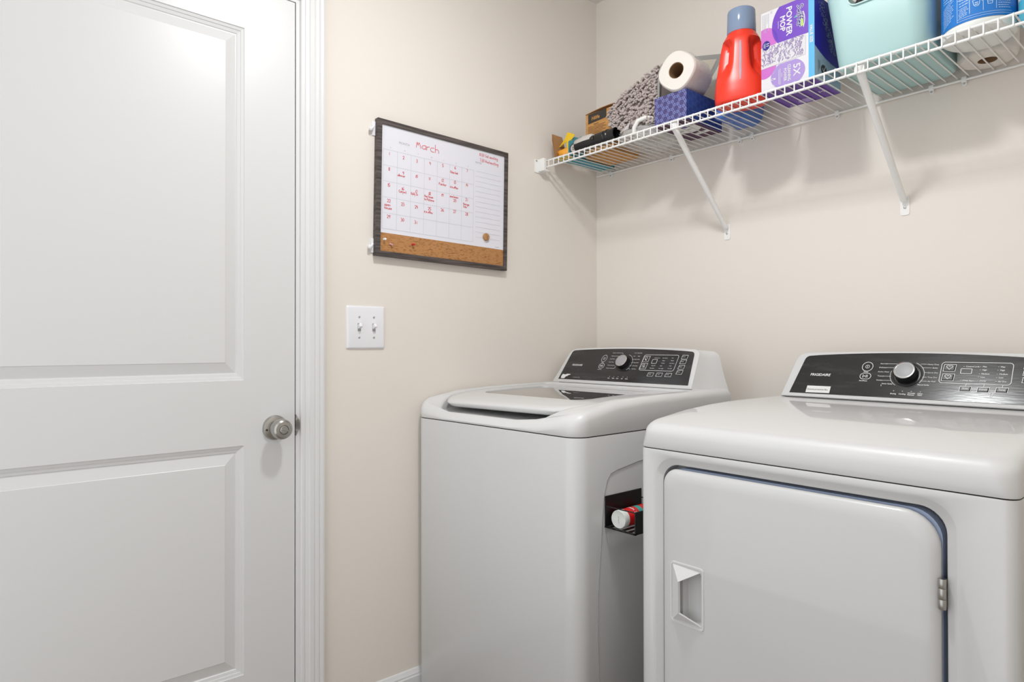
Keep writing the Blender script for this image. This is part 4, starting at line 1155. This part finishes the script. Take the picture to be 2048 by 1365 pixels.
# --- mop refill box
mx0, mx1, my0, my1, mz1 = .857, 1.0015, -.2865, -.131, 2.0035
mb_ = thing('mop_refill_box', (.929, -.209, ZT), 'white and purple mop refill box between the red bottle and the aqua bin', 'box')
V8 = [(mx0, my0, ZT), (mx1, my0, ZT), (mx1, my1, ZT), (mx0, my1, ZT), (mx0, my0, mz1), (mx1, my0, mz1), (mx1, my1, mz1), (mx0, my1, mz1)]
b = MB(); b.add(V8, [(0, 1, 5, 4), (2, 3, 7, 6), (3, 0, 4, 7)], 0); b.add(V8, [(1, 2, 6, 5)], 1); b.add(V8, [(3, 2, 1, 0), (4, 5, 6, 7)], 2)
b.build('carton_body', [M['white_card'], M['skyside'], M['violet']], mb_)
FT = face((mx0, my0, ZT), (1, 0, 0), (0, 0, 1)); FW, FH = mx1 - mx0, mz1 - ZT
def fpoly(nm, pts, m_, z, x1=FW, y0=0.0, y1=FH, x0=0.0):
    q = clip_rect(pts, x0, x1, y0, y1)
    return MB().poly(q, 0, FT, z).build(nm, M[m_], mb_)
SW = .1293
fpoly('pink_circle', circle(.012, .141, .034, .034, 48), 'pink', .0003, SW, .1235)
fpoly('purple_circle', circle(.104, .168, .073, .073, 64), 'purple', .0005, SW, .1225)
ov = clip_rect(circle(.012, .141, .034, .034, 60), 0, SW, .1235, FH)
ov = [p for p in ov if (p[0] - .104) ** 2 + (p[1] - .168) ** 2 < .0725 ** 2]
fpoly('overlap_print', ov + [(.0500, .1236)], 'purple_d', .0007)
fpoly('pink_circle', circle(.010, .080, .035, .042, 48), 'pink', .0003, SW, .0, .0660)
fpoly('lilac_circle', circle(.0735, .0335, .0465, .0365, 48), 'lilac', .0005, SW, .0, .0655)
fpoly('pad_photo', [(0, .0660), (.121, .0690), (.1225, .1170), (.119, .1225), (0, .1240)], 'padgrey', .0008)
b = MB(); rnd = random.Random(4)
for k in range(210):
    x, y = rnd.uniform(.004, .117), rnd.uniform(.071, .119); a = rnd.gauss(1.1, .5); l = rnd.uniform(.004, .010)
    if y > .1195 - .0003 or x + l > .121: continue
    p = [(x, y), (x + l * .5 * math.cos(a) + rnd.uniform(-.001, .001), y + l * .5 * math.sin(a)), (x + l * math.cos(a + .3), min(.1215, y + l * math.sin(a + .3)))]
    b.ribbon(p, rnd.uniform(.0010, .0022), 0, FT, .0011)
o = b.build('pad_fibre_print', M['padlilac'], mb_); o['kind'] = 'stuff'
fpoly('badge', circle(.0150, .1275, .0105, .0125, 32), 'navy', .0016)
b = MB(); RQ = -math.pi / 2
put_text(b, '11', .0160, .1335, .0110, FT, .0019, rot=RQ, bold=.0004)
b.ribbon([(.0125, .1345), (.0125, .1205)], .0007, 0, FT, .0019); b.ribbon([(.0105, .1335), (.0105, .1215)], .0007, 0, FT, .0019); b.ribbon([(.0085, .1320), (.0085, .1230)], .0007, 0, FT, .0019)
put_text(b, 'POWER', .0715, .2095, .0213, FT, .0010, rot=RQ, bold=.0006, sx=1.02)
put_text(b, 'MOP', .0545, .1915, .0195, FT, .0010, rot=RQ, bold=.0006)
b.ribbon([(.0490, .1810), (.0490, .1620)], .0010, 0, FT, .0010)
put_text(b, '5X', .0900, .0535, .0255, FT, .0010, rot=RQ, bold=.0005, sx=1.05)
put_text(b, 'CLEANING', .0745, .0570, .0112, FT, .0010, rot=RQ, bold=.0003, sx=.80)
put_text(b, 'POWER', .0635, .0500, .0112, FT, .0010, rot=RQ, bold=.0003, sx=.88)
for xx, (ya, yb) in ((.0580, (.030, .040)), (.0535, (.010, .053)), (.0500, (.012, .050))): b.ribbon([(xx, ya), (xx, yb)], .0011, 0, FT, .0010)
b.ribbon(circle(.0325, .0300, .0035, .0028, 14), .0011, 0, FT, .0010, True); b.ribbon([(.0370, .0300), (.0395, .0300)], .0040, 0, FT, .0010); b.ribbon([(.0330, .0440), (.0390, .0490)], .0008, 0, FT, .0010); b.ribbon([(.0330, .0160), (.0390, .0110)], .0008, 0, FT, .0010)
b.build('front_lettering', M['white_card'], mb_)['kind'] = 'stuff'
fpoly('logo_swoosh', [(.0985, .180), (.0900, .174), (.0995, .1735)], 'tealp', .0008)
fpoly('logo_swoosh', [(.1130, .176), (.1165, .165), (.1165, .146), (.1090, .1445), (.1100, .165)], 'green', .0008)
LT = FT @ Matrix.Translation((.1005, .2030, 0)) @ Matrix.Rotation(RQ, 4, 'Z')
b = MB(); put_hand(b, 'Swiffer', 0, 0, .0160, LT, .0042, .0009, sx=.86)
arc = [(.1165 + .0035 * math.sin(math.pi * k / 10), .182 - .0040 * k) for k in range(11)]
b.ribbon(arc, .0020, 0, FT, .0010); b.build('logo_outline', M['white_card'], mb_)
b = MB(); put_hand(b, 'Swiffer', 0, 0, .0160, LT, .0020, .0015, sx=.86); b.build('logo_lettering', M['navy'], mb_)
b = MB(); put_text(b, '11', .0265, .2165, .0075, FT, .0004, rot=RQ, bold=.0002)
for k in range(5):
    x = .0215 - .0042 * k; y = .2130; rnd = random.Random(20 + k); ye = .2130 - rnd.uniform(.024, .046)
    while y > ye:
        l = rnd.uniform(.003, .008); b.ribbon([(x, y), (x, y - l)], .0012, 0, FT, .0004); y -= l + .0014
o = b.build('small_lettering', M['print_dim'], mb_); o['kind'] = 'stuff'
fpoly('value_stripe', [(SW, 0), (FW, 0), (FW, FH), (SW, FH)], 'sky', .0004)
b = MB(); put_text(b, 'VALUE SIZE', SW + .0040, .1400, .0105, FT, .0008, rot=RQ, bold=.0004, sx=.86); b.build('stripe_lettering', M['white_card'], mb_)
ST = face((mx1, my0, ZT), (0, 1, 0), (0, 0, 1)); SD = my1 - my0
def spoly(nm, pts, m_, z): return MB().poly(clip_rect(pts, 0, SD, 0, FH), 0, ST, z).build(nm, M[m_], mb_)
spoly('royal_sweep', [(0, FH), (0, .0860), (.03, .0760), (.06, .0680), (.10, .0620), (SD, .0600), (SD, FH)], 'royal', .0004)
b = MB(); rnd = random.Random(8)
for k in range(170):
    u = rnd.random(); x = .020 + u * .075 + rnd.uniform(0, .028); y = .205 - u * .115 + rnd.uniform(-.012, .012); a = rnd.uniform(0, 3.1); l = rnd.uniform(.003, .006)
    if x + l > SD or y + l > FH: continue
    b.ribbon([(x, y), (x + l * math.cos(a), y + l * math.sin(a))], .0016, 0, ST, .0008)
o = b.build('fibre_print', M['greyfib'], mb_); o['kind'] = 'stuff'
spoly('check_disc', circle(.052, .034, .017, .013, 28), 'ink', .0006)
b = MB(); b.ribbon([(.044, .036), (.050, .029), (.060, .043)], .0030, 0, ST, .0009); b.build('check_mark', M['white_card'], mb_)
b = MB()
for k in range(3): b.ribbon([(.020 + .005 * k, .052), (.020 + .005 * k, .022 + .006 * k)], .0012, 0, ST, .0006)
b.build('side_lettering', M['ink'], mb_)
UT = face((mx0, my1, ZT - .0005), (1, 0, 0), (0, -1, 0))
MB().poly(circle(.060, .022, .020, .016, 30), 0, UT).build('base_disc', M['lilac'], mb_)
b = MB(); put_text(b, 'M', .108, .045, .02, UT, .0002); b.ribbon(circle(.016, .010, .005, .004, 16), .0016, 0, UT, .0002, True); b.build('base_lettering', M['white_card'], mb_)

# --- aqua bin
bn = thing('storage_bin', (1.149, -.150, ZT), 'large aqua plastic storage bin with a handle slot, beside the mop refill box', 'bin')
BH_ = .262
def bring(ins, k, z):
    fl = .036 * k
    return [(p[0], p[1], z) for p in rr(1.047 - fl + ins, 1.2505 + fl * .2 - ins, -.278 - .010 * k + ins, -.020 + .006 * k - ins, max(.006, .042 - ins), 8, 3)]
tw = .0026
b = MB().loft([bring(.012, 0, ZT), bring(.004, 0, ZT + .002), bring(0, .02, ZT + .008), bring(0, .5, ZT + BH_ * .5), bring(0, 1, ZT + BH_), bring(-.004, 1, ZT + BH_ + .001), bring(-.004, 1, ZT + BH_ + .004), bring(tw, 1, ZT + BH_ + .004),
                 bring(tw, .5, ZT + BH_ * .5), bring(tw, .02, ZT + .009), bring(tw + .006, 0, ZT + .004)], True, True)
bino = b.build('bin_body', M['bin'], bn, 40)
c_ = MB().loft([[(p[0], y, p[1]) for p in rr(1.085, 1.205, 1.934, 1.974, .019, 8)] for y in (-.36, -.262)], True, True).build('cut', M['bin'])
boolean(bino, c_)
bino.data.polygons.foreach_set('use_smooth', [True] * len(bino.data.polygons)); bino.data.set_sharp_from_angle(angle=R(40))
b = MB().loft([[(p[0], y, p[1]) for p in rr(1.085 - e, 1.205 + e, 1.934 - e, 1.974 + e, .019 + e, 8)] for y, e in ((-.2845, .0035), (-.2885, .0030), (-.2885, .0002), (-.2845, 0))], False, False)
b.build('handle_rim', M['bin'], bn, 50)
cl = thing('cloth_bundle', (1.149, -.15, ZT + .01), 'mottled grey cloth seen through the handle slot of the aqua bin', 'cloth')
b = MB(); blob(b, (1.147, -.172, ZT + .125), (.080, .090, .105), 28, 18, .10, 3, 4, None, 0, .7); b.build('cloth', M['mottled'], cl, 70)

# --- tub with a blue label
tcx, tcy, tr_ = 1.3340, -.2080, .0710
tub = thing('powder_tub', (tcx, tcy, ZT), 'white tub with a printed blue label, right of the aqua bin', 'tub')
TT_ = Matrix.Translation((tcx, tcy, ZT))
MB().lathe([(.052, 0), (.062, .0008), (.0690, .006), (tr_, .016), (tr_, .020), (tr_ - .0006, .021), (tr_ - .0006, .175), (tr_ - .001, .176), (.060, .186), (.055, .186)], TT_, 64).build('tub_body', M['tubwhite'], tub, 40)
MB().lathe([(.062, .184), (.0665, .186), (.0665, .204), (.063, .207), (.02, .207)], TT_, 48).build('tub_lid', M['tubwhite'], tub, 40)
MB().lathe([(tr_ + .0002, .022), (tr_ + .0004, .0225), (tr_ + .0004, .1735), (tr_ + .0002, .174)], TT_, 72, cap0=False, cap1=False).build('tub_label', M['tubblue'], tub, 50)
A0 = -76.6
def cyl_rib(mb, pts, wd):
    # ribbons laid round the tub: pts in (degrees, height)
    for p, q in zip(pts, pts[1:]):
        n_ = max(1, int(abs(q[0] - p[0]) / 4))
        for k in range(n_):
            a = [p[0] + (q[0] - p[0]) * t_ / n_ for t_ in (k, k + 1)]; h = [p[1] + (q[1] - p[1]) * t_ / n_ for t_ in (k, k + 1)]
            P_ = [Vector((math.radians(x) * tr_, y)) for x, y in zip(a, h)]
            d = (P_[1] - P_[0]); 
            if d.length < 1e-8: continue
            d.normalize(); nn = Vector((-d.y, d.x)) * wd / 2
            quad = [P_[0] - nn, P_[1] - nn, P_[1] + nn, P_[0] + nn]
            mb.add([(tcx + (tr_ + .0009) * math.cos(R(A0) + v.x / tr_), tcy + (tr_ + .0009) * math.sin(R(A0) + v.x / tr_), ZT + v.y - .025) for v in quad], [(0, 1, 2, 3)])
b = MB()
for a in (-33, -13.5, 6, 25): cyl_rib(b, [(a, .051 if a == -33 else .062), (a, .165 if a == -33 else .098)], .0010)
cyl_rib(b, [(-33, .0985), (-12, .1010), (25, .1010), (60, .1010)], .0011); cyl_rib(b, [(-33, .104), (25, .106)], .0011)
cyl_rib(b, [(-33, .052), (58, .052)], .0007); cyl_rib(b, [(-33, .057), (20, .057), (52, .057)], .0007)
cyl_rib(b, [(-9, .088), (-7.5, .078), (-5.5, .0745), (-1, .0745), (.5, .078), (1.5, .088), (4, .089), (4.6, .082)], .0011); cyl_rib(b, [(-9, .088), (1.5, .088)], .0010)
for h in (.078, .082): cyl_rib(b, [(-6, h), (-1, h)], .0018)
cyl_rib(b, [(11, .092), (12.8, .074), (19, .074), (21, .092), (16, .094), (11, .092)], .0011)
for h in (.079, .084, .089): cyl_rib(b, [(12.5, h), (20, h)], .0010)
b.build('label_icons', M['tubline'], tub)
b = MB(); rnd = random.Random(3)
def lines(a0, a1, h0, h1, n_, slope, wd):
    for k in range(n_):
        h = h1 - (h1 - h0) * k / max(1, n_ - 1); a = a0 + rnd.uniform(0, 2); e = a1 - rnd.uniform(0, (a1 - a0) * .3)
        while a < e:
            l = rnd.uniform(2, 5); cyl_rib(b, [(a, h + (a - a0) * slope), (min(e, a + l), h + (min(e, a + l) - a0) * slope)], wd); a += l + .8
lines(-66, -38, .052, .095, 10, .0006, .0014)
lines(-31, -15, .060, .078, 6, .0002, .0012)
lines(-31, -15, .084, .096, 3, .0002, .0014)
lines(27, 52, .064, .098, 8, 0, .0011)
lines(-31, 24, .110, .150, 8, 0, .0014); lines(-66, -36, .110, .150, 8, 0, .0016)
o = b.build('label_lettering', M['tubline'], tub); o['kind'] = 'stuff'

# --- roll standing on its end by the wall
roll('paper_roll', (1.3180, -.0720, ZT), (0, 0, 1), .0600, .105, 'white paper roll standing on end by the wall behind the blue-labelled tub', .0200)
# --- light blue bottle at the right edge
bb = thing('spray_bottle', (1.453, -.215, ZT), 'light blue plastic bottle at the right edge, right of the blue-labelled tub', 'bottle')
BTm = Matrix.Translation((1.453, -.215, ZT))
MB().lathe([(.036, 0), (.0430, .001), (.0460, .007), (.0460, .130), (.0440, .150), (.0350, .172), (.0180, .186), (.0150, .190), (.0150, .204)], BTm, 40).build('bottle_body', M['bluebottle'], bb, 45)
MB().lathe([(.0175, .196), (.0180, .197), (.0180, .218), (.0165, .220)], BTm, 28).build('cap', M['tubwhite'], bb, 40)
MB().lathe([(.0462, .046), (.0463, .0465), (.0463, .1195), (.0462, .12)], BTm, 40, cap0=False, cap1=False).build('bottle_label', M['white_card'], bb, 50)
